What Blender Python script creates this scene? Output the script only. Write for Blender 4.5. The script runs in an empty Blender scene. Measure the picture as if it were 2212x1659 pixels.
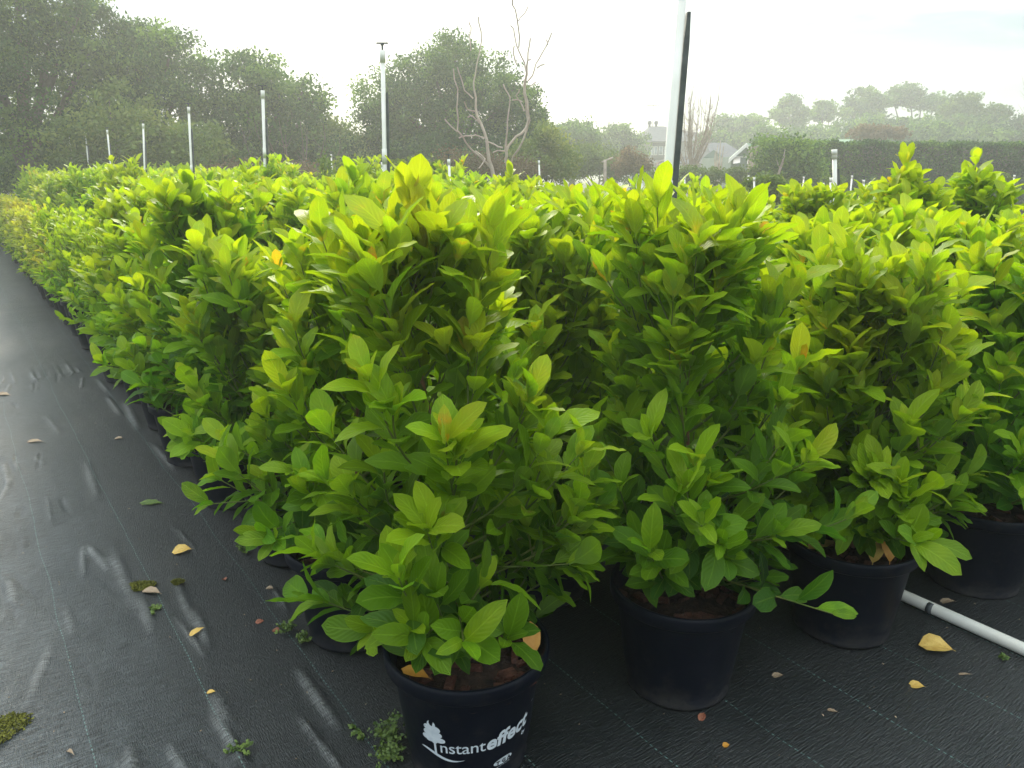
import bpy, math, random
import numpy as np
from mathutils import Vector, Matrix
R = math.radians
rng = np.random.default_rng(7)
random.seed(7)
scn = bpy.context.scene
# ------------------------------------------------------------------ camera
PITCH = R(15.4); CAMH = 1.57; F = 1661.0; CX, CY = 1106.0, 829.5
cd = bpy.data.cameras.new('camera'); cam = bpy.data.objects.new('camera', cd)
scn.collection.objects.link(cam); scn.camera = cam
cd.sensor_width = 36; cd.lens = F/2212*36; cd.clip_end = 3000; cd.clip_start = 0.05
cam.location = (0, 0, CAMH); cam.rotation_euler = (R(90)-PITCH, 0, 0)
# ------------------------------------------------------------------ world, sun, exposure
SUN_EL, SUN_YAW = R(26), R(-10)            # yaw: from +Y towards +X
w = bpy.data.worlds.new('World'); scn.world = w; w.use_nodes = True
nt = w.node_tree; nt.nodes.clear()
def N(nt, typ, **kw):
    n = nt.nodes.new(typ)
    for k, v in kw.items():
        if k in ('op',): n.operation = v
        elif isinstance(k, str) and k.startswith('i_'): n.inputs[int(k[2:])].default_value = v
        else: setattr(n, k, v)
    return n
L = lambda nt, a, b: nt.links.new(a, b)
out = N(nt, 'ShaderNodeOutputWorld'); bg = N(nt, 'ShaderNodeBackground')
bg.inputs[1].default_value = 0.1
sky = N(nt, 'ShaderNodeTexSky', sky_type='NISHITA', sun_disc=False)
sky.sun_elevation = SUN_EL; sky.sun_rotation = SUN_YAW
tc = N(nt, 'ShaderNodeTexCoord')
mp = N(nt, 'ShaderNodeMapping'); mp.inputs['Scale'].default_value = (1.9, 1.9, 11); mp.inputs['Rotation'].default_value = (0, R(6), 0)
L(nt, tc.outputs['Generated'], mp.inputs[0])
no = N(nt, 'ShaderNodeTexNoise'); no.inputs['Scale'].default_value = 1.7; no.inputs['Detail'].default_value = 6; no.inputs['Roughness'].default_value = .5; no.inputs['Distortion'].default_value = .5
L(nt, mp.outputs[0], no.inputs[0])
cr = N(nt, 'ShaderNodeValToRGB'); e = cr.color_ramp.elements
e[0].position = .38; e[0].color = (.20, .36, .46, 1); e[1].position = .63; e[1].color = (1.05, 1.0, .96, 1)
m_ = cr.color_ramp.elements.new(.48); m_.color = (.44, .54, .60, 1)
L(nt, no.outputs[0], cr.inputs[0])
# glow of the sun behind the cloud sheet
sd = N(nt, 'ShaderNodeVectorMath', op='DOT_PRODUCT'); L(nt, tc.outputs['Generated'], sd.inputs[0])
sd.inputs[1].default_value = (math.sin(SUN_YAW)*math.cos(SUN_EL), math.cos(SUN_YAW)*math.cos(SUN_EL), math.sin(SUN_EL))
mx = N(nt, 'ShaderNodeMath', op='MAXIMUM', i_1=0.0); L(nt, sd.outputs['Value'], mx.inputs[0])
pw = N(nt, 'ShaderNodeMath', op='POWER', i_1=5.0); L(nt, mx.outputs[0], pw.inputs[0])
sz_ = N(nt, 'ShaderNodeSeparateXYZ'); L(nt, tc.outputs['Generated'], sz_.inputs[0])
zc = N(nt, 'ShaderNodeMath', op='MAXIMUM', i_1=0.0); L(nt, sz_.outputs[2], zc.inputs[0])
oc = N(nt, 'ShaderNodeMath', op='MULTIPLY_ADD', i_1=15.5, i_2=1.0); L(nt, zc.outputs[0], oc.inputs[0])      # overcast sky, unseen zenith raised far above the horizon to add light
ml = oc
vs = N(nt, 'ShaderNodeVectorMath', op='SCALE'); L(nt, cr.outputs[0], vs.inputs[0]); L(nt, ml.outputs[0], vs.inputs['Scale'])
gl = N(nt, 'ShaderNodeVectorMath', op='SCALE'); gl.inputs[0].default_value = (1.2, 1.12, .95); L(nt, pw.outputs[0], gl.inputs['Scale'])
ga = N(nt, 'ShaderNodeVectorMath', op='ADD'); L(nt, vs.outputs[0], ga.inputs[0]); L(nt, gl.outputs[0], ga.inputs[1])
mix = N(nt, 'ShaderNodeMix', data_type='RGBA'); mix.inputs[0].default_value = .9
L(nt, sky.outputs[0], mix.inputs[6]); L(nt, ga.outputs[0], mix.inputs[7])
L(nt, mix.outputs[2], bg.inputs[0]); L(nt, bg.outputs[0], out.inputs[0])
sl = bpy.data.lights.new('sun', 'SUN'); sun = bpy.data.objects.new('sun', sl); scn.collection.objects.link(sun)
sl.energy = 2.1; sl.angle = R(20); sl.color = (1, .91, .74)
sdir = Vector((math.sin(SUN_YAW)*math.cos(SUN_EL), math.cos(SUN_YAW)*math.cos(SUN_EL), math.sin(SUN_EL)))
sun.rotation_euler = sdir.to_track_quat('Z', 'Y').to_euler()
scn.view_settings.view_transform = 'Standard'; scn.view_settings.look = 'None'
scn.view_settings.gamma = 1; scn.view_settings.use_curve_mapping = False
scn.view_settings.exposure = 1.46
scn.render.engine = 'CYCLES'
scn.cycles.max_bounces = 7; scn.cycles.transmission_bounces = 5; scn.cycles.diffuse_bounces = 4; scn.cycles.glossy_bounces = 2
scn.cycles.transparent_max_bounces = 6; scn.cycles.volume_bounces = 1
scn.cycles.use_denoising = True
# ------------------------------------------------------------------ helpers
def ray(x, y):
    u = (x-CX)/F; v = (y-CY)/F
    return Vector((u, math.cos(PITCH)-v*math.sin(PITCH), -(math.sin(PITCH)+v*math.cos(PITCH))))
def at(x, y, D):                       # point of the place seen at photo point (x, y) at forward distance D
    d = ray(x, y); t = D/d.y
    return Vector((0, 0, CAMH)) + d*t
def on_ground(x, y, z=0):
    d = ray(x, y); t = (z-CAMH)/d.z
    return Vector((0, 0, CAMH)) + d*t
COL = scn.collection
def mesh(name, V, Fc, mat=None, uv=None, tone=None, smooth=True, tris=False):
    """V (n,3) array, Fc (m,k) int array or list of arrays / ragged list"""
    me = bpy.data.meshes.new(name)
    V = np.asarray(V, dtype=np.float32)
    if isinstance(Fc, np.ndarray):
        k = Fc.shape[1]; m = Fc.shape[0]
        me.vertices.add(len(V)); me.vertices.foreach_set('co', V.ravel())
        me.loops.add(m*k); me.loops.foreach_set('vertex_index', Fc.astype(np.int32).ravel())
        me.polygons.add(m); me.polygons.foreach_set('loop_start', np.arange(0, m*k, k, dtype=np.int32))
        me.update(calc_edges=True)
    else:
        me.from_pydata([tuple(map(float, v)) for v in V], [], [tuple(int(i) for i in f) for f in Fc]); me.update()
    if uv is not None:
        ul = me.uv_layers.new(name='UVMap'); vi = np.empty(len(me.loops), dtype=np.int32); me.loops.foreach_get('vertex_index', vi)
        ul.data.foreach_set('uv', np.asarray(uv, dtype=np.float32)[vi].ravel())
    if tone is not None:
        a = me.attributes.new('tone', 'FLOAT', 'POINT'); a.data.foreach_set('value', np.asarray(tone, dtype=np.float32))
    if mat: me.materials.append(mat)
    if smooth: me.polygons.foreach_set('use_smooth', np.ones(len(me.polygons), dtype=bool))
    return me
def link(name, data, parent=None, loc=None, rot=None):
    o = bpy.data.objects.new(name, data); COL.objects.link(o)
    if parent: o.parent = parent
    if loc is not None: o.location = loc
    if rot is not None: o.rotation_euler = rot
    return o
def tag(o, label=None, cat=None, group=None, kind=None):
    for k, v in (('label', label), ('category', cat), ('group', group), ('kind', kind)):
        if v: o[k] = v
    return o
def thing(name, label, cat, loc=(0, 0, 0), rz=0, group=None):
    return tag(link(name, None, None, loc, (0, 0, rz)), label, cat, group)
class MB:                              # collects pieces into one mesh
    def __init__(s): s.v = []; s.f = []; s.n = 0
    def add(s, V, Fc):
        s.v += [tuple(p) for p in V]; s.f += [tuple(i+s.n for i in f) for f in Fc]; s.n += len(V)
    def box(s, x0, x1, y0, y1, z0, z1):
        V = [(x, y, z) for z in (z0, z1) for y in (y0, y1) for x in (x0, x1)]
        s.add(V, [(0, 2, 3, 1), (4, 5, 7, 6), (0, 1, 5, 4), (2, 6, 7, 3), (0, 4, 6, 2), (1, 3, 7, 5)])
    def tube(s, pts, rad, n=6, cap=True):
        pts = [Vector(p) for p in pts]; m = len(pts); V = []; up = None
        for i, p in enumerate(pts):
            d = (pts[min(i+1, m-1)]-pts[max(i-1, 0)]).normalized()
            if up is None: up = d.orthogonal().normalized()
            up = (up-d*up.dot(d)).normalized(); b = d.cross(up)
            r = rad[i] if hasattr(rad, '__len__') else rad
            for k in range(n):
                a = 2*math.pi*k/n; V.append(p+up*math.cos(a)*r+b*math.sin(a)*r)
        Fc = [(i*n+k, i*n+(k+1) % n, (i+1)*n+(k+1) % n, (i+1)*n+k) for i in range(m-1) for k in range(n)]
        if cap: Fc += [tuple(range(n-1, -1, -1)), tuple(range((m-1)*n, m*n))]
        s.add(V, Fc)
    def lathe(s, prof, n=32, cx=0, cy=0, cap=True):
        V = [(cx+r*math.cos(2*math.pi*k/n), cy+r*math.sin(2*math.pi*k/n), z) for r, z in prof for k in range(n)]
        m = len(prof)
        Fc = [(i*n+k, i*n+(k+1) % n, (i+1)*n+(k+1) % n, (i+1)*n+k) for i in range(m-1) for k in range(n)]
        if cap: Fc.append(tuple(range(n-1, -1, -1)))
        s.add(V, Fc)
    def data(s, name, mat, smooth=True): return mesh(name, s.v, s.f, mat, smooth=smooth)
    def obj(s, name, mat, parent=None, smooth=True, loc=None): return link(name, s.data(name, mat, smooth), parent, loc)
def mat_base(name):
    m = bpy.data.materials.new(name); m.use_nodes = True; nt = m.node_tree; nt.nodes.clear()
    o = N(nt, 'ShaderNodeOutputMaterial'); b = N(nt, 'ShaderNodeBsdfPrincipled'); L(nt, b.outputs[0], o.inputs[0])
    return m, nt, b, o
def noise_mat(name, c1, c2, scale=5, rough=.7, bump=0., detail=6, spec=.4, lo=.35, hi=.65, coord='Object', stretch=(1, 1, 1), bscale=None):
    m, nt, b, o = mat_base(name)
    tc = N(nt, 'ShaderNodeTexCoord'); mp = N(nt, 'ShaderNodeMapping'); mp.inputs['Scale'].default_value = stretch
    L(nt, tc.outputs[coord], mp.inputs[0])
    n = N(nt, 'ShaderNodeTexNoise'); n.inputs['Scale'].default_value = scale; n.inputs['Detail'].default_value = detail; L(nt, mp.outputs[0], n.inputs[0])
    r = N(nt, 'ShaderNodeValToRGB'); r.color_ramp.elements[0].position = lo; r.color_ramp.elements[1].position = hi
    r.color_ramp.elements[0].color = (*c1, 1); r.color_ramp.elements[1].color = (*c2, 1)
    L(nt, n.outputs[0], r.inputs[0]); L(nt, r.outputs[0], b.inputs['Base Color'])
    b.inputs['Roughness'].default_value = rough; b.inputs['Specular IOR Level'].default_value = spec
    if bump:
        n2 = N(nt, 'ShaderNodeTexNoise'); n2.inputs['Scale'].default_value = bscale or scale*3; n2.inputs['Detail'].default_value = 8; L(nt, mp.outputs[0], n2.inputs[0])
        bu = N(nt, 'ShaderNodeBump'); bu.inputs['Strength'].default_value = bump; bu.inputs['Distance'].default_value = .02
        L(nt, n2.outputs[0], bu.inputs['Height']); L(nt, bu.outputs[0], b.inputs['Normal'])
    return m
def leaf_mat(name, source, stops, trans=.48, rough=.48, veins=True, spec=.22):
    """source: 'color' reads Object Info colour (red = tone), 'attr' reads the point attribute tone"""
    m, nt, b, o = mat_base(name)
    if source == 'color':
        oi = N(nt, 'ShaderNodeObjectInfo'); sp = N(nt, 'ShaderNodeSeparateColor'); L(nt, oi.outputs['Color'], sp.inputs[0]); t = sp.outputs[0]
    else:
        at_ = N(nt, 'ShaderNodeAttribute', attribute_name='tone'); t = at_.outputs['Fac']
    tcn = N(nt, 'ShaderNodeTexCoord')
    rmp = N(nt, 'ShaderNodeValToRGB'); el = rmp.color_ramp.elements
    el[0].position = stops[0][0]; el[0].color = (*stops[0][1], 1); el[1].position = stops[-1][0]; el[1].color = (*stops[-1][1], 1)
    for p, c in stops[1:-1]:
        k = el.new(p); k.color = (*c, 1)
    nz = N(nt, 'ShaderNodeTexNoise', noise_dimensions='4D'); nz.inputs['Scale'].default_value = 2.6 if veins else 3; nz.inputs['Detail'].default_value = 3
    oi2 = N(nt, 'ShaderNodeObjectInfo'); wq = N(nt, 'ShaderNodeMath', op='MULTIPLY_ADD', i_1=60.); L(nt, oi2.outputs['Random'], wq.inputs[0]); L(nt, t, wq.inputs[2]); L(nt, wq.outputs[0], nz.inputs['W'])
    L(nt, tcn.outputs['Object'], nz.inputs[0])
    ad = N(nt, 'ShaderNodeMath', op='MULTIPLY_ADD', i_1=.42 if veins else .12, i_2=-.21 if veins else -.06); L(nt, nz.outputs[0], ad.inputs[0])
    a2 = N(nt, 'ShaderNodeMath', op='ADD'); L(nt, ad.outputs[0], a2.inputs[0]); L(nt, t, a2.inputs[1])
    L(nt, a2.outputs[0], rmp.inputs[0]); col = rmp.outputs[0]
    nrm = None
    if veins:
        hs = N(nt, 'ShaderNodeHueSaturation'); L(nt, col, hs.inputs['Color'])
        hm_ = N(nt, 'ShaderNodeMath', op='MULTIPLY_ADD', i_1=.030, i_2=.485); L(nt, oi2.outputs['Random'], hm_.inputs[0]); L(nt, hm_.outputs[0], hs.inputs['Hue'])
        wn_ = N(nt, 'ShaderNodeTexWhiteNoise', noise_dimensions='1D'); L(nt, wq.outputs[0], wn_.inputs['W'])
        vm_ = N(nt, 'ShaderNodeMath', op='MULTIPLY_ADD', i_1=.34, i_2=.84); L(nt, wn_.outputs['Value'], vm_.inputs[0]); L(nt, vm_.outputs[0], hs.inputs['Value'])
        sn = N(nt, 'ShaderNodeTexNoise', noise_dimensions='4D'); sn.inputs['Scale'].default_value = 9; sn.inputs['Detail'].default_value = 5; sn.inputs['Roughness'].default_value = .7
        L(nt, tcn.outputs['Object'], sn.inputs[0]); L(nt, wq.outputs[0], sn.inputs['W'])
        sr = N(nt, 'ShaderNodeMapRange'); sr.inputs[1].default_value = .66; sr.inputs[2].default_value = .72; sr.inputs[4].default_value = .75; L(nt, sn.outputs[0], sr.inputs[0])
        sm = N(nt, 'ShaderNodeMix', data_type='RGBA'); sm.inputs[7].default_value = (.20, .13, .03, 1); L(nt, sr.outputs[0], sm.inputs[0]); L(nt, hs.outputs[0], sm.inputs[6])
        col = sm.outputs[2]
        sx = N(nt, 'ShaderNodeSeparateXYZ'); L(nt, tcn.outputs['UV'], sx.inputs[0])
        u0 = N(nt, 'ShaderNodeMath', op='SUBTRACT', i_1=.5); L(nt, sx.outputs[0], u0.inputs[0])
        au = N(nt, 'ShaderNodeMath', op='ABSOLUTE'); L(nt, u0.outputs[0], au.inputs[0])          # 0 midrib .. .5 margin
        mid = N(nt, 'ShaderNodeMapRange'); mid.inputs[1].default_value = .012; mid.inputs[2].default_value = .045; mid.inputs[3].default_value = 1; mid.inputs[4].default_value = 0
        L(nt, au.outputs[0], mid.inputs[0])
        edge = N(nt, 'ShaderNodeMapRange'); edge.inputs[1].default_value = .46; edge.inputs[2].default_value = .495; edge.inputs[3].default_value = 0; edge.inputs[4].default_value = 1
        L(nt, au.outputs[0], edge.inputs[0])
        lv = N(nt, 'ShaderNodeMath', op='MULTIPLY_ADD', i_1=-.8); L(nt, au.outputs[0], lv.inputs[0]); L(nt, sx.outputs[1], lv.inputs[2])
        l8 = N(nt, 'ShaderNodeMath', op='MULTIPLY', i_1=7.0); L(nt, lv.outputs[0], l8.inputs[0])
        fr = N(nt, 'ShaderNodeMath', op='PINGPONG', i_1=.5); L(nt, l8.outputs[0], fr.inputs[0])   # 0 on the vein .. .5 between
        vein = N(nt, 'ShaderNodeMapRange'); vein.inputs[1].default_value = 0; vein.inputs[2].default_value = .12; vein.inputs[3].default_value = 1; vein.inputs[4].default_value = 0
        L(nt, fr.outputs[0], vein.inputs[0])
        c1 = N(nt, 'ShaderNodeMix', data_type='RGBA', blend_type='MULTIPLY'); c1.inputs[7].default_value = (.82, .87, .8, 1)
        f1 = N(nt, 'ShaderNodeMath', op='MULTIPLY', i_1=.55); L(nt, vein.outputs[0], f1.inputs[0]); L(nt, f1.outputs[0], c1.inputs[0]); L(nt, col, c1.inputs[6])
        c2 = N(nt, 'ShaderNodeMix', data_type='RGBA', blend_type='ADD'); c2.inputs[7].default_value = (.10, .14, .02, 1)
        ma = N(nt, 'ShaderNodeMath', op='MAXIMUM'); L(nt, mid.outputs[0], ma.inputs[0]); L(nt, edge.outputs[0], ma.inputs[1])
        f2 = N(nt, 'ShaderNodeMath', op='MULTIPLY', i_1=.55); L(nt, ma.outputs[0], f2.inputs[0]); L(nt, f2.outputs[0], c2.inputs[0]); L(nt, c1.outputs[2], c2.inputs[6])
        col = c2.outputs[2]
        bh = N(nt, 'ShaderNodeMath', op='ADD'); L(nt, fr.outputs[0], bh.inputs[0])
        mm = N(nt, 'ShaderNodeMath', op='MULTIPLY', i_1=-.6); L(nt, mid.outputs[0], mm.inputs[0]); L(nt, mm.outputs[0], bh.inputs[1])
        bu = N(nt, 'ShaderNodeBump'); bu.inputs['Strength'].default_value = .32; bu.inputs['Distance'].default_value = .005
        L(nt, bh.outputs[0], bu.inputs['Height']); L(nt, bu.outputs[0], b.inputs['Normal']); nrm = bu
    # paler, duller underside
    geo = N(nt, 'ShaderNodeNewGeometry')
    und = N(nt, 'ShaderNodeMix', data_type='RGBA'); und.inputs[7].default_value = (.17, .25, .10, 1)
    fb = N(nt, 'ShaderNodeMath', op='MULTIPLY', i_1=.35 if veins else .15); L(nt, geo.outputs['Backfacing'], fb.inputs[0]); L(nt, fb.outputs[0], und.inputs[0]); L(nt, col, und.inputs[6])
    L(nt, und.outputs[2], b.inputs['Base Color'])
    rr = N(nt, 'ShaderNodeMath', op='MULTIPLY_ADD', i_1=.3, i_2=rough); L(nt, geo.outputs['Backfacing'], rr.inputs[0]); L(nt, rr.outputs[0], b.inputs['Roughness'])
    b.inputs['Specular IOR Level'].default_value = spec
    tr = N(nt, 'ShaderNodeBsdfTranslucent'); 
    tcx = N(nt, 'ShaderNodeMix', data_type='RGBA', blend_type='MULTIPLY'); tcx.inputs[0].default_value = 1; tcx.inputs[7].default_value = (1.45, 1.5, .42, 1)
    L(nt, col, tcx.inputs[6]); L(nt, tcx.outputs[2], tr.inputs[0])
    if nrm: L(nt, nrm.outputs[0], tr.inputs['Normal'])
    ms = N(nt, 'ShaderNodeMixShader'); ms.inputs[0].default_value = trans
    L(nt, b.outputs[0], ms.inputs[1]); L(nt, tr.outputs[0], ms.inputs[2]); L(nt, ms.outputs[0], o.inputs[0])
    return m
# ------------------------------------------------------------------ materials
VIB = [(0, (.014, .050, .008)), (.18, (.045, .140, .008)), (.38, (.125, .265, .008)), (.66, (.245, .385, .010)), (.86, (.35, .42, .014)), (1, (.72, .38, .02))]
YEL = [(0, (.035, .09, .012)), (.4, (.15, .24, .018)), (.75, (.36, .40, .03)), (1, (.50, .36, .05))]
M = {}
M['leaf'] = leaf_mat('leaf_green', 'color', VIB)
M['leaf_attr'] = leaf_mat('leaf_green_mass', 'attr', VIB)
M['leaf_yel'] = leaf_mat('leaf_yellow_mass', 'attr', YEL)
DKT = [(0, (.012, .042, .016)), (.5, (.055, .125, .030)), (1, (.18, .28, .055))]
M['tree_leaf'] = leaf_mat('tree_leaf', 'attr', DKT, trans=.3, rough=.7, veins=False, spec=.1)
M['pale_leaf'] = leaf_mat('pale_leaf', 'attr', [(0, (.06, .10, .03)), (.5, (.12, .18, .045)), (1, (.24, .27, .08))], trans=.3, rough=.7, veins=False, spec=.1)
M['brown_leaf'] = leaf_mat('brown_leaf', 'attr', [(0, (.09, .06, .035)), (.5, (.16, .11, .06)), (1, (.26, .17, .09))], trans=.15, rough=.7, veins=False, spec=.2)
M['pot'] = noise_mat('pot_plastic', (.003, .005, .011), (.009, .011, .018), 5, .45, .08, spec=.15, lo=.4, hi=.75)
_m = M['pot']; _nt = _m.node_tree; _b = [n for n in _nt.nodes if n.type == 'BSDF_PRINCIPLED'][0]; _l = _b.inputs['Base Color'].links[0].from_socket
_tc = N(_nt, 'ShaderNodeTexCoord'); _s = N(_nt, 'ShaderNodeSeparateXYZ'); L(_nt, _tc.outputs['Object'], _s.inputs[0])
_oi = N(_nt, 'ShaderNodeObjectInfo'); _w = N(_nt, 'ShaderNodeMath', op='MULTIPLY', i_1=30.); L(_nt, _oi.outputs['Random'], _w.inputs[0])
_n = N(_nt, 'ShaderNodeTexNoise', noise_dimensions='4D'); _n.inputs['Scale'].default_value = 16; _n.inputs['Detail'].default_value = 9; _n.inputs['Roughness'].default_value = .7; L(_nt, _tc.outputs['Object'], _n.inputs[0]); L(_nt, _w.outputs[0], _n.inputs['W'])
_g = N(_nt, 'ShaderNodeMapRange'); _g.inputs[1].default_value = 0; _g.inputs[2].default_value = .12; _g.inputs[3].default_value = .24; _g.inputs[4].default_value = 0; L(_nt, _s.outputs[2], _g.inputs[0])
_a = N(_nt, 'ShaderNodeMath', op='ADD'); L(_nt, _n.outputs[0], _a.inputs[0]); L(_nt, _g.outputs[0], _a.inputs[1])
_r = N(_nt, 'ShaderNodeMapRange'); _r.inputs[1].default_value = .55; _r.inputs[2].default_value = .85; _r.inputs[4].default_value = .7; L(_nt, _a.outputs[0], _r.inputs[0])
_x = N(_nt, 'ShaderNodeMix', data_type='RGBA'); _x.inputs[7].default_value = (.042, .039, .034, 1); L(_nt, _r.outputs[0], _x.inputs[0]); L(_nt, _l, _x.inputs[6]); L(_nt, _x.outputs[2], _b.inputs['Base Color'])
M['mix'] = noise_mat('potting_mix', (.012, .008, .006), (.055, .030, .020), 30, .9, 1.0, bscale=60)
M['bark'] = noise_mat('bark_chip', (.05, .018, .012), (.13, .05, .03), 40, .55, .6)
M['stem'] = noise_mat('stem_bark', (.12, .055, .032), (.22, .11, .06), 25, .7, .3)
M['twig'] = noise_mat('green_twig', (.08, .13, .02), (.15, .17, .035), 15, .6)
M['pvc'] = noise_mat('white_pvc', (.70, .69, .62), (.80, .79, .72), 6, .4, spec=.5)
M['stake'] = noise_mat('black_stake', (.05, .058, .062), (.10, .11, .112), 12, .6, .2)
M['white'] = noise_mat('lettering_paint', (.58, .64, .68), (.70, .75, .78), 60, .5)
M['trunk'] = noise_mat('tree_bark', (.07, .055, .045), (.15, .12, .095), 6, .9, .6)
M['dead'] = noise_mat('bare_wood', (.30, .23, .18), (.48, .40, .32), 4, .8, .5)
M['twigs'] = noise_mat('bare_twigs', (.22, .16, .12), (.36, .28, .22), 3, .8)
M['fallen'] = noise_mat('yellow_leaf', (.55, .34, .07), (.72, .50, .14), 25, .55, .2)
M['orange'] = noise_mat('orange_leaf', (.50, .22, .03), (.62, .32, .06), 25, .5, .2)
M['rust'] = noise_mat('rusty_leaf', (.22, .07, .04), (.36, .14, .07), 25, .6, .2)
M['tan'] = noise_mat('dry_leaf', (.24, .17, .11), (.40, .30, .20), 25, .7, .2)
M['moss'] = noise_mat('moss', (.14, .15, .02), (.28, .28, .05), 60, .95, 1.0, bscale=120)
M['weed'] = noise_mat('weed_green', (.045, .09, .015), (.13, .19, .03), 60, .6)
M['grey_roof'] = noise_mat('grey_roof', (.07, .075, .085), (.10, .105, .12), 3, .95, spec=.1)
M['wall'] = noise_mat('house_wall', (.24, .23, .21), (.30, .29, .26), 2, .9, spec=.1)
M['dark_wall'] = noise_mat('dark_wall', (.03, .035, .04), (.05, .055, .06), 2, .8)
M['glass'] = noise_mat('window_glass', (.30, .36, .40), (.40, .46, .50), 2, .15)
M['shed_wall'] = noise_mat('shed_wall', (.10, .15, .12), (.13, .19, .15), 2, .7)
M['shed_roof'] = noise_mat('shed_roof', (.16, .26, .16), (.20, .31, .20), 2, .8, spec=.15)
M['trim'] = noise_mat('white_trim', (.68, .68, .64), (.78, .78, .74), 3, .6)
M['awning'] = noise_mat('awning', (.62, .56, .50), (.72, .66, .60), 3, .7)
M['soil'] = noise_mat('bare_soil', (.13, .085, .06), (.25, .18, .13), 3, .95, .8, bscale=14)
M['rock'] = noise_mat('log', (.16, .12, .09), (.28, .22, .17), 5, .9, .6)
# ground
m, nt, b, o = mat_base('field_ground'); M['ground'] = m
tcn = N(nt, 'ShaderNodeTexCoord')
n1 = N(nt, 'ShaderNodeTexNoise'); n1.inputs['Scale'].default_value = .35; n1.inputs['Detail'].default_value = 8; L(nt, tcn.outputs['Object'], n1.inputs[0])
n2 = N(nt, 'ShaderNodeTexNoise'); n2.inputs['Scale'].default_value = 9; n2.inputs['Detail'].default_value = 6; L(nt, tcn.outputs['Object'], n2.inputs[0])
r1 = N(nt, 'ShaderNodeValToRGB'); r1.color_ramp.elements[0].position = .42; r1.color_ramp.elements[1].position = .58
r1.color_ramp.elements[0].color = (.09, .12, .035, 1); r1.color_ramp.elements[1].color = (.17, .13, .08, 1); L(nt, n1.outputs[0], r1.inputs[0])
mxx = N(nt, 'ShaderNodeMix', data_type='RGBA', blend_type='OVERLAY'); mxx.inputs[0].default_value = .6; L(nt, r1.outputs[0], mxx.inputs[6]); L(nt, n2.outputs[0], mxx.inputs[7])
gm = N(nt, 'ShaderNodeMix', data_type='RGBA', blend_type='MULTIPLY'); gm.inputs[0].default_value = 1; gm.inputs[7].default_value = (.62, .66, .55, 1); L(nt, mxx.outputs[2], gm.inputs[6]); L(nt, gm.outputs[2], b.inputs['Base Color']); b.inputs['Specular IOR Level'].default_value = .1; b.inputs['Roughness'].default_value = .95
# weed mat: woven black tape, stitched marker threads along the rows
TH = math.atan2(.412, .578)
m, nt, b, o = mat_base('weed_mat'); M['mat'] = m
tcn = N(nt, 'ShaderNodeTexCoord'); mp = N(nt, 'ShaderNodeMapping'); mp.inputs['Rotation'].default_value = (0, 0, -TH); L(nt, tcn.outputs['Object'], mp.inputs[0])
sx = N(nt, 'ShaderNodeSeparateXYZ'); L(nt, mp.outputs[0], sx.inputs[0])       # x across the rows, y along them
nw = N(nt, 'ShaderNodeTexNoise'); nw.inputs['Scale'].default_value = 1.3; nw.inputs['Detail'].default_value = 2; L(nt, mp.outputs[0], nw.inputs[0])
xw = N(nt, 'ShaderNodeMath', op='MULTIPLY_ADD', i_1=.05); L(nt, nw.outputs[0], xw.inputs[0]); L(nt, sx.outputs[0], xw.inputs[2])
xs = N(nt, 'ShaderNodeMath', op='SUBTRACT', i_1=.115); L(nt, xw.outputs[0], xs.inputs[0])
ln = N(nt, 'ShaderNodeMath', op='PINGPONG', i_1=.1625); L(nt, xs.outputs[0], ln.inputs[0])
lm = N(nt, 'ShaderNodeMapRange'); lm.inputs[1].default_value = .0009; lm.inputs[2].default_value = .0021; lm.inputs[3].default_value = 1; lm.inputs[4].default_value = 0; L(nt, ln.outputs[0], lm.inputs[0])
dash = N(nt, 'ShaderNodeMath', op='MULTIPLY', i_1=330.); L(nt, sx.outputs[1], dash.inputs[0])
ds = N(nt, 'ShaderNodeMath', op='SINE'); L(nt, dash.outputs[0], ds.inputs[0])
dm = N(nt, 'ShaderNodeMapRange'); dm.inputs[1].default_value = -.6; dm.inputs[2].default_value = .2; L(nt, ds.outputs[0], dm.inputs[0])
lf = N(nt, 'ShaderNodeMath', op='MULTIPLY'); L(nt, lm.outputs[0], lf.inputs[0]); L(nt, dm.outputs[0], lf.inputs[1])
lf2 = N(nt, 'ShaderNodeMath', op='MULTIPLY', i_1=.85); L(nt, lf.outputs[0], lf2.inputs[0])
dn = N(nt, 'ShaderNodeTexNoise'); dn.inputs['Scale'].default_value = 2.2; dn.inputs['Detail'].default_value = 9; dn.inputs['Roughness'].default_value = .65; L(nt, mp.outputs[0], dn.inputs[0])
dr = N(nt, 'ShaderNodeValToRGB'); dr.color_ramp.elements[0].position = .35; dr.color_ramp.elements[1].position = .75
dr.color_ramp.elements[0].color = (.004, .0065, .0075, 1); dr.color_ramp.elements[1].color = (.016, .018, .018, 1); L(nt, dn.outputs[0], dr.inputs[0])
mc = N(nt, 'ShaderNodeMix', data_type='RGBA'); mc.inputs[7].default_value = (.10, .19, .17, 1); L(nt, lf2.outputs[0], mc.inputs[0]); L(nt, dr.outputs[0], mc.inputs[6])
wc = N(nt, 'ShaderNodeMapping'); wc.inputs['Scale'].default_value = (14, 150, 1); L(nt, mp.outputs[0], wc.inputs[0])
wt = N(nt, 'ShaderNodeTexNoise'); wt.inputs['Scale'].default_value = 1.0; wt.inputs['Detail'].default_value = 4; wt.inputs['Roughness'].default_value = .7; L(nt, wc.outputs[0], wt.inputs[0])
wr = N(nt, 'ShaderNodeMapRange'); wr.inputs[1].default_value = .35; wr.inputs[2].default_value = .7; wr.inputs[3].default_value = .2; wr.inputs[4].default_value = 2.4; L(nt, wt.outputs[0], wr.inputs[0])
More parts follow.
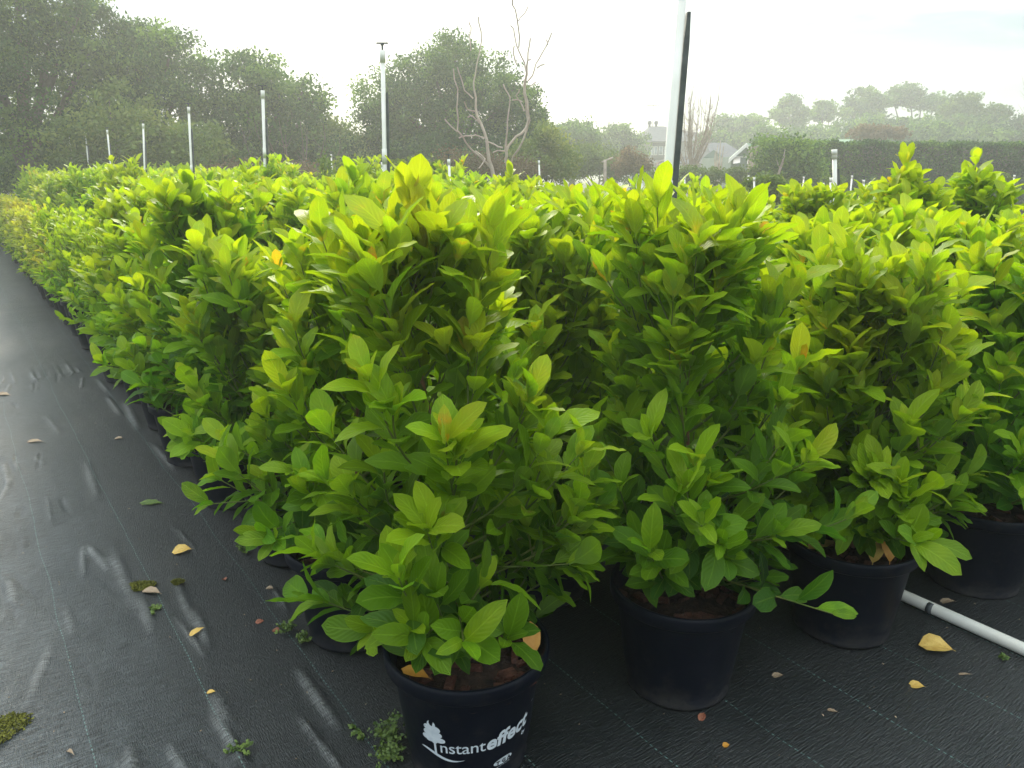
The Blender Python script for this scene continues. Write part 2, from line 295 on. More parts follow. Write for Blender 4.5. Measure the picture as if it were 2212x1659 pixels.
du = N(nt, 'ShaderNodeMapRange'); du.inputs[1].default_value = .50; du.inputs[2].default_value = -.2; du.inputs[3].default_value = 0; du.inputs[4].default_value = .75; L(nt, xw.outputs[0], du.inputs[0])
dd_ = N(nt, 'ShaderNodeMath', op='MULTIPLY'); L(nt, du.outputs[0], dd_.inputs[0]); L(nt, dn.outputs[0], dd_.inputs[1])
mdu = N(nt, 'ShaderNodeMix', data_type='RGBA'); mdu.inputs[7].default_value = (.145, .165, .172, 1); L(nt, dd_.outputs[0], mdu.inputs[0]); L(nt, mc.outputs[2], mdu.inputs[6])      # mat turns paler grey towards the path side
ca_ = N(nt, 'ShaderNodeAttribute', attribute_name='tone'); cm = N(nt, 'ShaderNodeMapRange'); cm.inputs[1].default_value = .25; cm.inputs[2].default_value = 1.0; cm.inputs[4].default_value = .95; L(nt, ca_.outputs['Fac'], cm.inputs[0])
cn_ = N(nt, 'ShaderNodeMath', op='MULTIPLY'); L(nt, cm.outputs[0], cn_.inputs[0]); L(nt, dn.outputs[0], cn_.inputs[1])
mcr = N(nt, 'ShaderNodeMix', data_type='RGBA'); mcr.inputs[7].default_value = (.18, .185, .18, 1); L(nt, cn_.outputs[0], mcr.inputs[0]); L(nt, mdu.outputs[2], mcr.inputs[6])      # crests painted pale, the sky's gleam on the creases put into colour
wm = N(nt, 'ShaderNodeVectorMath', op='SCALE'); L(nt, mcr.outputs[2], wm.inputs[0]); L(nt, wr.outputs[0], wm.inputs['Scale'])
L(nt, wm.outputs[0], b.inputs['Base Color'])
mw = N(nt, 'ShaderNodeMapping'); mw.inputs['Scale'].default_value = (30, 210, 1); L(nt, mp.outputs[0], mw.inputs[0])
wv = N(nt, 'ShaderNodeTexNoise'); wv.inputs['Scale'].default_value = 1.0; wv.inputs['Detail'].default_value = 3; L(nt, mw.outputs[0], wv.inputs[0])
mw2 = N(nt, 'ShaderNodeMapping'); mw2.inputs['Scale'].default_value = (420, 45, 1); L(nt, mp.outputs[0], mw2.inputs[0])
wv2 = N(nt, 'ShaderNodeTexNoise'); wv2.inputs['Scale'].default_value = 1.0; wv2.inputs['Detail'].default_value = 2; L(nt, mw2.outputs[0], wv2.inputs[0])
wa = N(nt, 'ShaderNodeMath', op='ADD'); L(nt, wv.outputs[0], wa.inputs[0]); L(nt, wv2.outputs[0], wa.inputs[1])
bu = N(nt, 'ShaderNodeBump'); bu.inputs['Strength'].default_value = 1.0; bu.inputs['Distance'].default_value = .005; L(nt, wa.outputs[0], bu.inputs['Height'])
L(nt, bu.outputs[0], b.inputs['Normal'])
rr = N(nt, 'ShaderNodeMapRange'); rr.inputs[3].default_value = .27; rr.inputs[4].default_value = .50; L(nt, dn.outputs[0], rr.inputs[0]); L(nt, rr.outputs[0], b.inputs['Roughness'])
b.inputs['Specular IOR Level'].default_value = .7
# ------------------------------------------------------------------ the setting: ground, mat, soil
NH = Vector((math.cos(TH), math.sin(TH), 0)); CH = Vector((-math.sin(TH), math.cos(TH), 0))
def ns(n, s, z=0): return Vector((NH.x*n+CH.x*s, NH.y*n+CH.y*s, z))
def grid_obj(name, xs, ys, zf, mat, kind='structure'):
    X, Y = np.meshgrid(xs, ys); Z = zf(X, Y); V = np.stack([X, Y, Z], -1).reshape(-1, 3)
    nx, ny = len(xs), len(ys); i = np.arange(nx-1)[None, :]+np.arange(ny-1)[:, None]*nx; i = i.ravel()
    o = link(name, mesh(name, V, np.stack([i, i+1, i+1+nx, i+nx], -1), mat)); tag(o, kind=kind); return o
g = grid_obj('ground', np.concatenate([np.linspace(-600, -60, 8), np.linspace(-50, 50, 60), np.linspace(60, 600, 8)]),
             np.concatenate([np.linspace(-30, 60, 60), np.linspace(70, 900, 10)]), lambda X, Y: -.03+.012*np.sin(X*.9)*np.cos(Y*.7), M['ground'])
def fnoise(X, Y, seed, k=14, fx=(1, 6), fy=(1, 6)):
    r = np.random.default_rng(seed); Z = np.zeros_like(X)
    for _ in range(k):
        a, b_, p = r.uniform(*fx)*r.choice([-1, 1]), r.uniform(*fy), r.uniform(0, 6.28); Z += np.sin(a*X+b_*Y+p)
    return Z/math.sqrt(k)
_r = np.random.default_rng(21); CRE = []
for _b in range(15):                           # bundles of short creases gathered in bands that cross the path
    s0 = 1.2+_b*.42+_r.uniform(-.12, .12); m0 = _r.uniform(-.9, .1)
    for _ in range(_r.integers(16, 30)):
        n0 = m0+_r.normal(0, .38); l_ = _r.uniform(.06, .17); a_ = _r.normal(0, .16); h_ = _r.choice([1, 1, -1])*_r.uniform(.004, .014)
        CRE.append((min(n0, .62), s0+_r.normal(0, .05), l_, a_, h_, _r.uniform(.006, .017)))
def mat_z(n, s):
    n = np.asarray(n, dtype=float); s = np.asarray(s, dtype=float)
    z = .0055*fnoise(n, s, 9, 10, (.6, 3), (.6, 3)) + .0007*fnoise(n, s, 11, 14, (20, 60), (1, 8))*np.clip(1.2-np.abs(n+.2), .1, 1)
    for (n0, s0, l_, a_, h_, wd) in CRE:
        ca, sa = math.cos(a_), math.sin(a_); dn = (n-n0)*ca+(s-s0)*sa; dss = -(n-n0)*sa+(s-s0)*ca
        z = z+h_*np.exp(-(dn/wd)**2)*np.exp(-(dss/l_)**4)
    for (px, py, qx, qy, h, wd) in RIDGES:
        a = np.array([px, py]); q = np.array([qx, qy]); d = q-a; l2 = (d**2).sum()
        t = np.clip(((n-px)*d[0]+(s-py)*d[1])/l2, 0, 1)
        dist = np.hypot(n-(px+t*d[0]), s-(py+t*d[1]))
        z = z+h*np.exp(-(dist/wd)**2)*np.sin(np.clip(t, .03, .97)*math.pi)**.5
    return z
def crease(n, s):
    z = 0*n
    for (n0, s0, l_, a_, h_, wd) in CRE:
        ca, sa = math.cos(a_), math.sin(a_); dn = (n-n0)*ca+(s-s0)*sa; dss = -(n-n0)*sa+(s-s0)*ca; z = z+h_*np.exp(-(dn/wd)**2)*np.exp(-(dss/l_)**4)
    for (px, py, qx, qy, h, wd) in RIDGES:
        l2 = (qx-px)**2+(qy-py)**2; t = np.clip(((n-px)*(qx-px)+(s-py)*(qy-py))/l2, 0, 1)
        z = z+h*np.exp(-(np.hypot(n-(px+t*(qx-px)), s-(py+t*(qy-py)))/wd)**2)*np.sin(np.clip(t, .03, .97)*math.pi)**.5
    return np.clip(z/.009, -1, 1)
def to_ns(p): return (p.x*NH.x+p.y*NH.y, p.x*CH.x+p.y*CH.y)
RIDGES = []
for (x0, y0, x1, y1, h, wd) in [(640, 1445, 730, 1575, .016, .022), (455, 1490, 520, 1650, .012, .03), (330, 960, 380, 1020, .012, .022), (270, 870, 300, 930, .014, .03),
        (232, 860, 262, 900, .012, .02), (285, 780, 330, 810, .012, .02), (312, 830, 350, 860, .01, .015), (585, 1265, 620, 1320, .012, .012), (560, 1170, 575, 1210, .008, .015),
        (375, 1250, 420, 1360, .01, .02), (110, 1400, 60, 1530, .012, .02), (300, 1290, 330, 1380, .01, .025), (420, 1320, 450, 1400, .01, .02), (520, 1120, 545, 1150, .01, .012),
        (185, 1000, 210, 1080, .01, .025), (240, 1180, 290, 1330, .009, .03), (100, 900, 130, 940, .008, .02), (210, 820, 235, 850, .01, .02), (140, 1310, 160, 1390, .008, .02)]:
    a = to_ns(on_ground(x0, y0)); q = to_ns(on_ground(x1, y1)); RIDGES.append((a[0], a[1], q[0], q[1], h*.9, wd*.8))
xs = np.concatenate([np.arange(-4.6, -3.0, .1), np.arange(-3.0, -2.2, .05), np.arange(-2.2, .95, .0115), np.arange(.95, 6.4, .12)])
ys = np.concatenate([np.arange(-3, .4, .1), np.arange(.4, 7, .03), np.arange(7, 27, .2)])
X, Y = np.meshgrid(xs, ys); Z = mat_z(X, Y)
V = np.stack([NH.x*X+CH.x*Y, NH.y*X+CH.y*Y, Z+.004], -1).reshape(-1, 3)
nx, ny = len(xs), len(ys); i = (np.arange(nx-1)[None, :]+np.arange(ny-1)[:, None]*nx).ravel()
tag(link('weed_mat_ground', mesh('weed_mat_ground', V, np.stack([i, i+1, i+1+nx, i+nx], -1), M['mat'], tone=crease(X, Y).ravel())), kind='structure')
soil = grid_obj('bare_soil_strip', np.linspace(2.5, 26, 60), np.linspace(15, 22, 30), lambda X, Y: .02+.05*np.abs(fnoise(X, Y, 4, 10, (1, 5), (1, 5))), M['soil'])
# haze
hb = MB(); hb.box(-130, 130, -8, 190, -1.2, 17); hz = hb.obj('haze', None); tag(hz, kind='stuff')
hm = bpy.data.materials.new('haze_air'); hm.use_nodes = True; hn = hm.node_tree; hn.nodes.clear()
ho = N(hn, 'ShaderNodeOutputMaterial'); hv = N(hn, 'ShaderNodeVolumePrincipled'); L(hn, hv.outputs[0], ho.inputs['Volume'])
hv.inputs['Color'].default_value = (.92, .97, .94, 1); hv.inputs['Density'].default_value = .0037; hv.inputs['Anisotropy'].default_value = .5
hz.data.materials.append(hm); 
# ------------------------------------------------------------------ leaves
def leaf_arrays(seg=6, acr=2, width=.23, fold=.25, curl=.25, wave=.02, twist=0., tipw=1.0, side=0.):
    V = []; UV = []; Fc = []
    ts = np.linspace(0, 1, seg+1)
    for i, t in enumerate(ts):
        hw = width*(max(0, math.sin(math.pi*min(1, t**1.02*.97+.02))))**.62*(1+.30*(t-.5)*tipw)
        if i == 0: hw = .018
        if i == seg: hw = .006
        for j in range(-acr, acr+1):
            q = j/acr
            x = q*hw; z = fold*abs(x)*(1-.35*abs(q)) - curl*t*t + wave*math.sin(t*17+q*2.2)*abs(q) + twist*x*t
            V.append((x+side*t*t, t*(1-.10*curl*t), z)); UV.append((.5+.5*q, t))
    k = 2*acr+1
    for i in range(seg):
        for j in range(2*acr): Fc.append((i*k+j, i*k+j+1, (i+1)*k+j+1, (i+1)*k+j))
    # petiole
    n0 = len(V)
    V += [(-.013, -.13, -.02), (.013, -.13, -.02), (.013, .01, .0), (-.013, .01, .0)]; UV += [(.5, 0)]*4; Fc.append((n0, n0+1, n0+2, n0+3))
    return np.array(V), np.array(UV), np.array(Fc)
HI = [leaf_arrays(9, 1, wdt, fo, cu, wa, tw, 1, sd_) for wdt, fo, cu, wa, tw, sd_ in
      [(.215, .42, .22, .014, .1, .03), (.235, .28, .34, .022, -.15, -.04), (.195, .6, .12, .012, .2, 0), (.25, .22, .45, .026, 0, .05), (.225, .36, -.08, .018, -.2, -.03),
       (.212, .50, .60, .02, .25, .02), (.24, .18, .28, .03, .1, -.05), (.205, .7, .3, .012, -.1, .04)]]
LO = [leaf_arrays(5, 1, a, b_, c_, 0, 0, 1, 0) for a, b_, c_ in [(.22, .3, .25), (.235, .2, .4), (.21, .45, .12), (.23, .25, .6)]]
LEAFME = [mesh('leaf', a[0], a[2], M['leaf'], uv=a[1]) for a in HI]
def bake(leaves, protos, tone_shift=0):
    """leaves: list of (Matrix, tone, variant) -> arrays of one joined mesh"""
    Vs, Us, Fs, Ts = [], [], [], []; n = 0
    for Mx, tone, k in leaves:
        pv, pu, pf = protos[k % len(protos)]; A = np.array(Mx)
        Vs.append(pv@A[:3, :3].T+A[:3, 3]); Us.append(pu); Fs.append(pf+n); Ts.append(np.full(len(pv), tone)); n += len(pv)
    return np.concatenate(Vs), np.concatenate(Fs), np.concatenate(Us), np.concatenate(Ts)
def shoot(r, p0, d0, ln, up, ntip=0):
    """curved shoot: list of points with directions"""
    pts = [Vector(p0)]; d = Vector(d0).normalized(); k = max(3, int(ln/.05)); st = ln/k; ds = [d.copy()]
    for i in range(k):
        d = (d+Vector((r.uniform(-.08, .08), r.uniform(-.08, .08), up))).normalized(); pts.append(pts[-1]+d*st); ds.append(d.copy())
    return pts, ds
def leaf_at(r, p, d, o, ang, size, upmix=.55):
    ax = (d*math.cos(ang)+o*math.sin(ang)).normalized()
    ax = (ax+Vector((0, 0, r.uniform(.15, .75) if p.z > .62 else r.uniform(-.05, .3)))).normalized()
    nr = (d+Vector((0, 0, upmix))+Vector((r.uniform(-.3, .3), r.uniform(-.3, .3), r.uniform(-.15, .15))))
    nr = (nr-ax*nr.dot(ax)); nr = nr.normalized() if nr.length > .05 else ax.orthogonal().normalized()
    x = ax.cross(nr).normalized()
    Mx = Matrix(((x.x, ax.x, nr.x, p.x), (x.y, ax.y, nr.y, p.y), (x.z, ax.z, nr.z, p.z), (0, 0, 0, 1)))
    return Mx@Matrix.Diagonal((size*r.uniform(.92, 1.1), size, size, 1))@Matrix.Translation((0, .12, 0))
def grow_plant(seed, H, spread=1.0, leafsize=.122, dens=1.0, lean=(0, 0), fat=1.0, skirt=1.0, taper=1.1):
    """returns leaves [(Matrix, tone, variant, outerness)], main stems, twigs;  H = top of foliage above ground"""
    r = random.Random(seed); leaves = []; stems = []; twigs = []
    z0 = .31; Hs = H-.13
    def dress(pts, ds, tall, ntips, first=0, vigor=1.0):
        k = len(pts)-1; phase = r.uniform(0, 6.28)
        for i in range(first, k+1):
            p, d = pts[i], ds[i]; f = i/k
            tipn = i == k
            u = d.orthogonal().normalized(); w_ = d.cross(u)
            for pair in range(3 if tipn and tall else 2 if tipn else 1):
                a0 = phase+(math.pi/2)*(i+pair)
                for sgn in (0, math.pi):
                    if not tipn and r.random() < .12: continue
                    a = a0+sgn+r.uniform(-.25, .25); o = u*math.cos(a)+w_*math.sin(a)
                    zq = (p.z-z0)/(1.4-z0); ang = R(r.uniform(12, 30)) if tipn and pair == 1 else (R(r.uniform(22, 48)) if f > .7 else R(r.uniform(40, 76) if zq < .45 else r.uniform(28, 56)))
                    sz = leafsize*vigor*(r.uniform(.55, .82) if (tipn and pair == 1) else r.uniform(.82, 1.18))
                    zt = (p.z-z0)/(Hs-z0)
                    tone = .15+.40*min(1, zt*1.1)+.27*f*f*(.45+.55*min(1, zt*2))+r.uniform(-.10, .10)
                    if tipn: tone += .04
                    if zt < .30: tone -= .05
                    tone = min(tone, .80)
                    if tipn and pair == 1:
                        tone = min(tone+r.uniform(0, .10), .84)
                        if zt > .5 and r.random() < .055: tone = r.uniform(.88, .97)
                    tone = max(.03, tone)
                    Mx = leaf_at(r, p-d*.012*pair, d, o, ang, sz)
                    outer = math.hypot(p.x-lean[0]*zt, p.y-lean[1]*zt)/.35+1.1*max(0, zt-.3)+.25*f
                    leaves.append((Mx, tone, r.randrange(8), outer))
    nst = 1 if r.random() < .55 else 2
    for sI in range(nst):
        a = r.uniform(0, 6.28); off = 0 if sI == 0 else .06
        hh = Hs if sI == 0 else z0+(Hs-z0)*r.uniform(.72, .9)
        k = 16; pts = []
        wob = [(r.uniform(-.025, .025), r.uniform(-.025, .025)) for _ in range(4)]
        for i in range(k+1):
            f = i/k; wi = f*3; j = min(2, int(wi)); g_ = wi-j
            wx = wob[j][0]*(1-g_)+wob[j+1][0]*g_; wy = wob[j][1]*(1-g_)+wob[j+1][1]*g_
            pts.append(Vector((lean[0]*f+wx+math.cos(a)*(off+.22*off*f*3), lean[1]*f+wy+math.sin(a)*(off+.22*off*f*3), z0-.02+(hh-z0+.02)*f)))
        ds = [(pts[min(i+1, k)]-pts[max(i-1, 0)]).normalized() for i in range(k+1)]
        stems.append((pts, [.0105*(1-.72*i/k)*(1 if sI == 0 else .75) for i in range(k+1)]))
        dress(pts, ds, 1, 1, first=k-4, vigor=1.12)
        # low skirt shoots that hang over the rim
        for q in range(int((11 if sI == 0 else 5)*dens)):
            aa = q*2.4+r.uniform(-.3, .3); el = R(r.uniform(-2, 30)); zz = r.uniform(.02, .20); ii = int(zz*k)
            sp, sds = shoot(r, pts[ii]+Vector((0, 0, r.uniform(.02, .06))), Vector((math.cos(aa)*math.cos(el), math.sin(aa)*math.cos(el), math.sin(el))), spread*skirt*r.uniform(.24, .36), r.uniform(-.06, .06) if skirt > .8 else r.uniform(.0, .12))
            twigs.append((sp, [.004*(1-.6*i/(len(sp)-1)) for i in range(len(sp))])); dress(sp, sds, 0, 1, first=2)
        # laterals
        nn = int(18*dens*H/1.38*(1 if sI == 0 else .6))
        az = r.uniform(0, 6.28)
        for q in range(nn):
            f = .03+.88*(q+r.uniform(-.2, .2))/nn; f = min(max(f, .02), .9)
            ii = min(k-1, int(f*k)); p = pts[ii].lerp(pts[ii+1], f*k-ii)
            az += math.pi/2+r.uniform(-.3, .3)
            for sg in (0, math.pi):
                if r.random() < .06: continue
                aa = az+sg+r.uniform(-.3, .3)
                zt0 = min(1.04, H-.38); base = .35 if p.z < zt0 else max(.05, max(0, (1-(p.z-zt0)/(Hs-zt0+.04)))**taper*.35)
                ln = base*spread*fat*r.uniform(.72, 1.12)
                el = R(r.uniform(28, 55)) if f > .45 else R(r.uniform(15, 40)) if f > .2 else R(r.uniform(2, 28))
                d0 = Vector((math.cos(aa)*math.cos(el), math.sin(aa)*math.cos(el), math.sin(el)))
                up = r.uniform(.10, .22) if f > .35 else (r.uniform(.05, .15) if f > .12 else r.uniform(-.02, .12))
                sp, sds = shoot(r, p, d0, max(.08, ln), up)
                twigs.append((sp, [.0042*(1-.6*i/(len(sp)-1)) for i in range(len(sp))]))
                dress(sp, sds, 0, 1, first=2 if len(sp) > 5 else 1)
                if ln > .24 and r.random() < .75:      # a side shoot
                    j = len(sp)//2; d1 = (sds[j]+Vector((r.uniform(-.9, .9), r.uniform(-.9, .9), r.uniform(.1, .7)))).normalized()
                    s2, sd2 = shoot(r, sp[j], d1, r.uniform(.09, .16), .12); twigs.append((s2, [.003]*len(s2))); dress(s2, sd2, 0, 1, first=1)
    return leaves, stems, twigs
# pot, mix
PR, PH = .22, .35
def pot_mesh():
    b = MB()
    b.lathe([(.150, .0), (.160, .002), (.163, .012), (.159, .016), (.170, .07), (.200, PH-.055), (.202, PH-.050), (.216, PH-.047), (.2225, PH-.04), (.2235, PH-.012), (.2225, PH-.003), (.217, PH), (.210, PH-.003), (.205, PH-.02), (.190, .25)], 56)
    return b.data('pot', M['pot'])
def mix_mesh(seed):
    r = np.random.default_rng(seed); V = [(0, 0, PH-.045)]; n = 26
    for k in range(1, 7):
        for j in range(n):
            a = 2*math.pi*j/n; rr_ = .198*k/6; V.append((rr_*math.cos(a), rr_*math.sin(a), PH-.05-.004*k+r.uniform(-.007, .007)))
    Fc = [(0, 1+j, 1+(j+1) % n) for j in range(n)]
    Fc += [(1+k*n+j, 1+(k+1)*n+j, 1+(k+1)*n+(j+1) % n, 1+k*n+(j+1) % n) for k in range(5) for j in range(n)]
    return mesh('potting_mix', V, Fc, M['mix'])
POT = pot_mesh(); MIX = [mix_mesh(i) for i in range(3)]
def chips_mesh(seed, n=40):
    r = random.Random(seed); b = MB()
    for _ in range(n):
        a, rad = r.uniform(0, 6.28), .185*math.sqrt(r.random()); c = Vector((rad*math.cos(a), rad*math.sin(a), PH-.058+r.uniform(0, .01)))
        q = Matrix.Rotation(r.uniform(0, 6.28), 3, 'Z')@Matrix.Rotation(r.uniform(-.5, .5), 3, 'X')
        l, w_, h = r.uniform(.012, .035), r.uniform(.007, .016), r.uniform(.003, .008)
        V = [c+q@Vector((x*l*(1 if z < 0 else .8), y*w_, z*h)) for z in (-1, 1) for y in (-1, 1) for x in (-1, 1)]
        b.add(V, [(0, 2, 3, 1), (4, 5, 7, 6), (0, 1, 5, 4), (2, 6, 7, 3), (0, 4, 6, 2), (1, 3, 7, 5)])
    return b.data('bark_chips', M['bark'], smooth=False)
CHIPS = [chips_mesh(i) for i in range(2)]
def stems_mesh(stems, name, mat, n=7):
    b = MB()
    for p, rad in stems: b.tube(p, rad, n, cap=False)
    return b.data(name, mat)
P1 = Vector((-.122, 1.817, 0)); RV = Vector((.650, .310, 0)); CV = Vector((-.412, .578, 0))
NCOL, NROW = 7, 31
HT = {(0, 0): 1.61, (1, 0): 1.55, (2, 0): 1.30, (3, 0): 1.27, (0, 1): 1.34, (0, 2): 1.24, (0, 3): 1.62, (1, 1): 1.42, (2, 1): 1.40, (1, 2): 1.48, (0, 4): 1.22, (3, 1): 1.34, (4, 1): 1.33, (2, 2): 1.45,
      (3, 2): 1.40, (1, 3): 1.64, (1, 4): 1.45, (2, 3): 1.45, (0, 5): 1.25, (5, 1): 1.35, (5, 2): 1.74, (6, 2): 1.75, (5, 0): 1.40, (6, 1): 1.4, (4, 3): 1.4, (1, 6): 1.66, (4, 6): 1.66}
LEAN = {(0, 0): (-.13, .03), (1, 0): (-.03, .04), (5, 2): (-.10, 0), (6, 2): (-.13, 0)}
_o = 'front second third fourth fifth sixth seventh eighth ninth tenth eleventh twelfth thirteenth fourteenth fifteenth sixteenth seventeenth eighteenth nineteenth twentieth'.split()
_o += ['twenty-'+q for q in 'first second third fourth fifth sixth seventh eighth ninth'.split()]+['thirtieth', 'thirty-first']
ordn = dict(enumerate(_o)); coln = ['path-side', 'second', 'third', 'fourth', 'fifth', 'sixth', 'rearmost']
SPEC = {(0, 0): 'green shrub in the frontmost pot, with a white tree logo on the pot',
        (1, 0): 'leafy green shrub in a plain black pot, directly right of the pot with lettering',
        (2, 0): 'green shrub whose pot holds yellow fallen leaves, left of the white pipe',
        (3, 0): 'leafy green shrub in a black pot behind the white pipe at the right edge'}
plants = []
for j in range(NROW):
    for i in range(NCOL):
        r = random.Random(i*100+j)
        p = P1+RV*i+CV*j+Vector((r.uniform(-.03, .03), r.uniform(-.03, .03), 0))*(0 if j == 0 else 1)
        if abs(p.x)/max(p.y, .1) > .95 and p.x > 0: continue
        plants.append((p.length, i, j, p))
plants.sort(key=lambda t: t[0])
GREEN = 'green leafy shrubs in black pots'
var_cache = {}
def variant(k, kind):
    if (k, kind) in var_cache: return var_cache[(k, kind)]
    if kind == 'yel':
        lv, st, tw = grow_plant(900+k, 1.06, spread=.95, leafsize=.075, dens=1.5)
        lv = [(m_, min(.8, t+.12), v, o_) for m_, t, v, o_ in lv]; mt = M['leaf_yel']
    else:
        lv, st, tw = grow_plant(500+k, 1.38, spread=1.22, dens=1.45, leafsize=.106); mt = M['leaf_attr']
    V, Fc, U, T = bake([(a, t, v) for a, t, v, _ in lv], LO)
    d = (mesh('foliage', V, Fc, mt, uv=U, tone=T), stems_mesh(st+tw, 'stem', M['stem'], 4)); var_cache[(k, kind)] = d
    return d
NEAR, MID = 34, 78
nleaf = 0
PLANT = {}
for rank, (dist, i, j, p) in enumerate(plants):
    r = random.Random(i*977+j*31+5)
    yel = i == 0 and j >= 7
    H = r.uniform(1.08, 1.26) if yel else HT.get((i, j), (r.uniform(1.24, 1.40)+.007*j if j < 8 else r.uniform(1.28, 1.56)) if i > 0 else r.uniform(1.22, 1.35)+.008*j)
    if i >= 1 and (i, j) not in HT and r.random() < .22: H += r.uniform(.10, .20)
    if (i, j) in SPEC: lab = SPEC[(i, j)]
    elif yel: lab = f'yellowish small-leaved shrub in black pot, {ordn[j]} pot of the {coln[i]} column'
    else: lab = f'green leafy shrub in black pot, {ordn[j]} pot of the {coln[i]} column'
    nice = {(0, 3): 'shrub with a tall fresh tip, fourth pot of the row along the path', (1, 3): 'tall fresh top left of the tall riser, second column, fourth pot back', (5, 2): 'left one of two tall green spires before the hedge at the right', (6, 2): 'right one of two tall green spires before the hedge at the right',
            (1, 6): 'tall fresh top behind the spire at the left, second column, seventh pot back', (4, 6): 'slender raised top in front of the pale bare tree'}
    if (i, j) in nice: lab = nice[(i, j)]
    rz = 0 if (i, j) in LEAN else r.uniform(0, 6.28)
    o = thing('potted_shrub', lab, 'potted shrub', (p.x, p.y, .006), rz, GREEN if not yel else 'yellowish shrubs in black pots')
    PLANT[(i, j)] = o
    link('pot', POT, o); link('potting_mix', MIX[rank % 3], o)
    if rank < MID:
        if j == 0 or rank < 14: tag(link('bark_chips', CHIPS[rank % 2], o), kind='stuff')
        lean = (0, 0)
        lean = LEAN.get((i, j), (r.uniform(-.07, .07), r.uniform(-.07, .07)))
        lv, st, tw = grow_plant(40+i*50+j, H, spread=1.30 if (i, j) in ((0, 0), (1, 0)) else 1.25, leafsize=.074 if yel else (.109 if rank < 20 else .104), dens=1.5 if yel else 1.8, lean=lean, taper=1.8 if (i, j) in ((0, 0), (1, 0)) else 1.7 if H > 1.6 else 1.1, skirt=.66 if j == 0 and i else .85 if (i, j) == (0, 0) else 1.05 if i == 0 and j < 7 else 1.0)
        if yel: lv = [(m_, min(.8, t+.1), v, o_) for m_, t, v, o_ in lv]
        for va, kk in ([(math.atan2(-p.y, -p.x), 1.22/p.length)] if j == 0 or i == 0 else [])+([(math.atan2(-NH.y, -NH.x), .55)] if i == 0 and j else []):   # the skirts stop short of the pots' faces
            va -= o.rotation_euler.z
            def clear(Mx):
                a = math.atan2(Mx[1][3], Mx[0][3])-va; a = (a+math.pi) % (2*math.pi)-math.pi
                rf = math.hypot(Mx[0][3]+Mx[0][1], Mx[1][3]+Mx[1][1])*math.cos(a)
                return min(Mx[2][3], Mx[2][3]+Mx[2][1]) > .375+kk*max(0, rf-.17) or rf < .10
            lv = [l for l in lv if clear(l[0])]
            def tclear(q):
                a = math.atan2(q.y, q.x)-va; a = (a+math.pi) % (2*math.pi)-math.pi
                rf = math.hypot(q.x, q.y)*math.cos(a)
                return q.z > .36+kk*max(0, rf-.17) or rf < .14
            tw = [t for t in tw if all(tclear(q) for q in t[0])]
        link('stem', stems_mesh(st, 'stem', M['stem'], 8), o); tag(link('twigs', stems_mesh(tw, 'twigs', M['twig'], 4), o), kind='stuff')
        lv.sort(key=lambda t: -t[3]); cut = 300 if rank < NEAR else 110
        for Mx, tone, v, _ in lv[:cut]:
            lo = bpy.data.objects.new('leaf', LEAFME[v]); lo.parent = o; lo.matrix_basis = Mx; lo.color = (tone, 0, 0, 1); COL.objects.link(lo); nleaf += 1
        rest = lv[cut:]
        if rest:
            V, Fc, U, T = bake([(a, t, v) for a, t, v, _ in rest], HI if rank < NEAR else LO)
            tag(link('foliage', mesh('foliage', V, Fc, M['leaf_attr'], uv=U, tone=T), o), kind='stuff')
    else:
        fo, stm = variant(r.randrange(6), 'yel' if yel else 'g')
        link('stem', stm, o); f_ = tag(link('foliage', fo, o), kind='stuff')
        s_ = (H-.02)/(1.06 if yel else 1.38); s_ = s_ if not yel else r.uniform(.92, 1.08)
        f_.scale = (1, 1, 1)
        f_.scale = (1, 1, 1+(s_-1)*1.35); f_.location.z = -(f_.scale.z-1)*.31
print('leaf objects', nleaf, 'plants', len(plants))
# ------------------------------------------------------------------ lettering on the front pot
def pot_point(phi, z, lift=.0012):            # phi 0 faces the camera, + to the right
    rad = .170+(.198-.170)*(z-.07)/(PH-.055-.07)+lift
    c = P1; v = Vector((-c.x, -c.y, 0)).normalized(); base = math.atan2(v.y, v.x)
    a = base+phi; return Vector((rad*math.cos(a), rad*math.sin(a), z))
RC = .185
def wrap(V2, name, parent, phi0=0, z0=0, sub=True, lift=.0012, mat=None, faces=None):
    V = [pot_point(phi0+x/RC, z0+y, lift) for x, y in V2]
    return link(name, mesh(name, V, faces, mat or M['white'], smooth=False), parent)
def text_mesh(s, size, bold=0., shear=0., space=1.):
    c = bpy.data.curves.new('t', 'FONT'); c.body = s; c.size = size; c.offset = bold; c.shear = shear; c.space_character = space; c.resolution_u = 4
    o = bpy.data.objects.new('t', c); COL.objects.link(o); dg = bpy.context.evaluated_depsgraph_get()
    me = bpy.data.meshes.new_from_object(o.evaluated_get(dg)); bpy.data.objects.remove(o)
    import bmesh
    bm = bmesh.new(); bm.from_mesh(me); bmesh.ops.triangulate(bm, faces=bm.faces[:])
    bmesh.ops.subdivide_edges(bm, edges=[e_ for e_ in bm.edges if e_.calc_length() > size*.18], cuts=1)
    V = [(v.co.x, v.co.y) for v in bm.verts]; Fc = [tuple(v.index for v in f.verts) for f in bm.faces]; bm.free(); bpy.data.meshes.remove(me)
    return V, Fc
pot0 = [c for c in PLANT[(0, 0)].children if c.name.startswith('pot') and not c.name.startswith('potting')][0]
def place_text(s, size, x, y, bold=0., shear=0., space=1., sy=1., slope=0., name='lettering', mat=None, lift=.0012, grow=0.):
    V, Fc = text_mesh(s, size, bold, shear, space); wd = max(v[0] for v in V)
    V2 = [(x+a, y+(b_*sy)*(1+grow*a/wd)+slope*a) for a, b_ in V]
    wrap(V2, name, pot0, faces=Fc, mat=mat, lift=lift); return x+wd
X0 = -.097; BY = .131
xe = place_text('nstant', .051, X0+.018, BY, bold=.0002, space=.98, slope=.07)
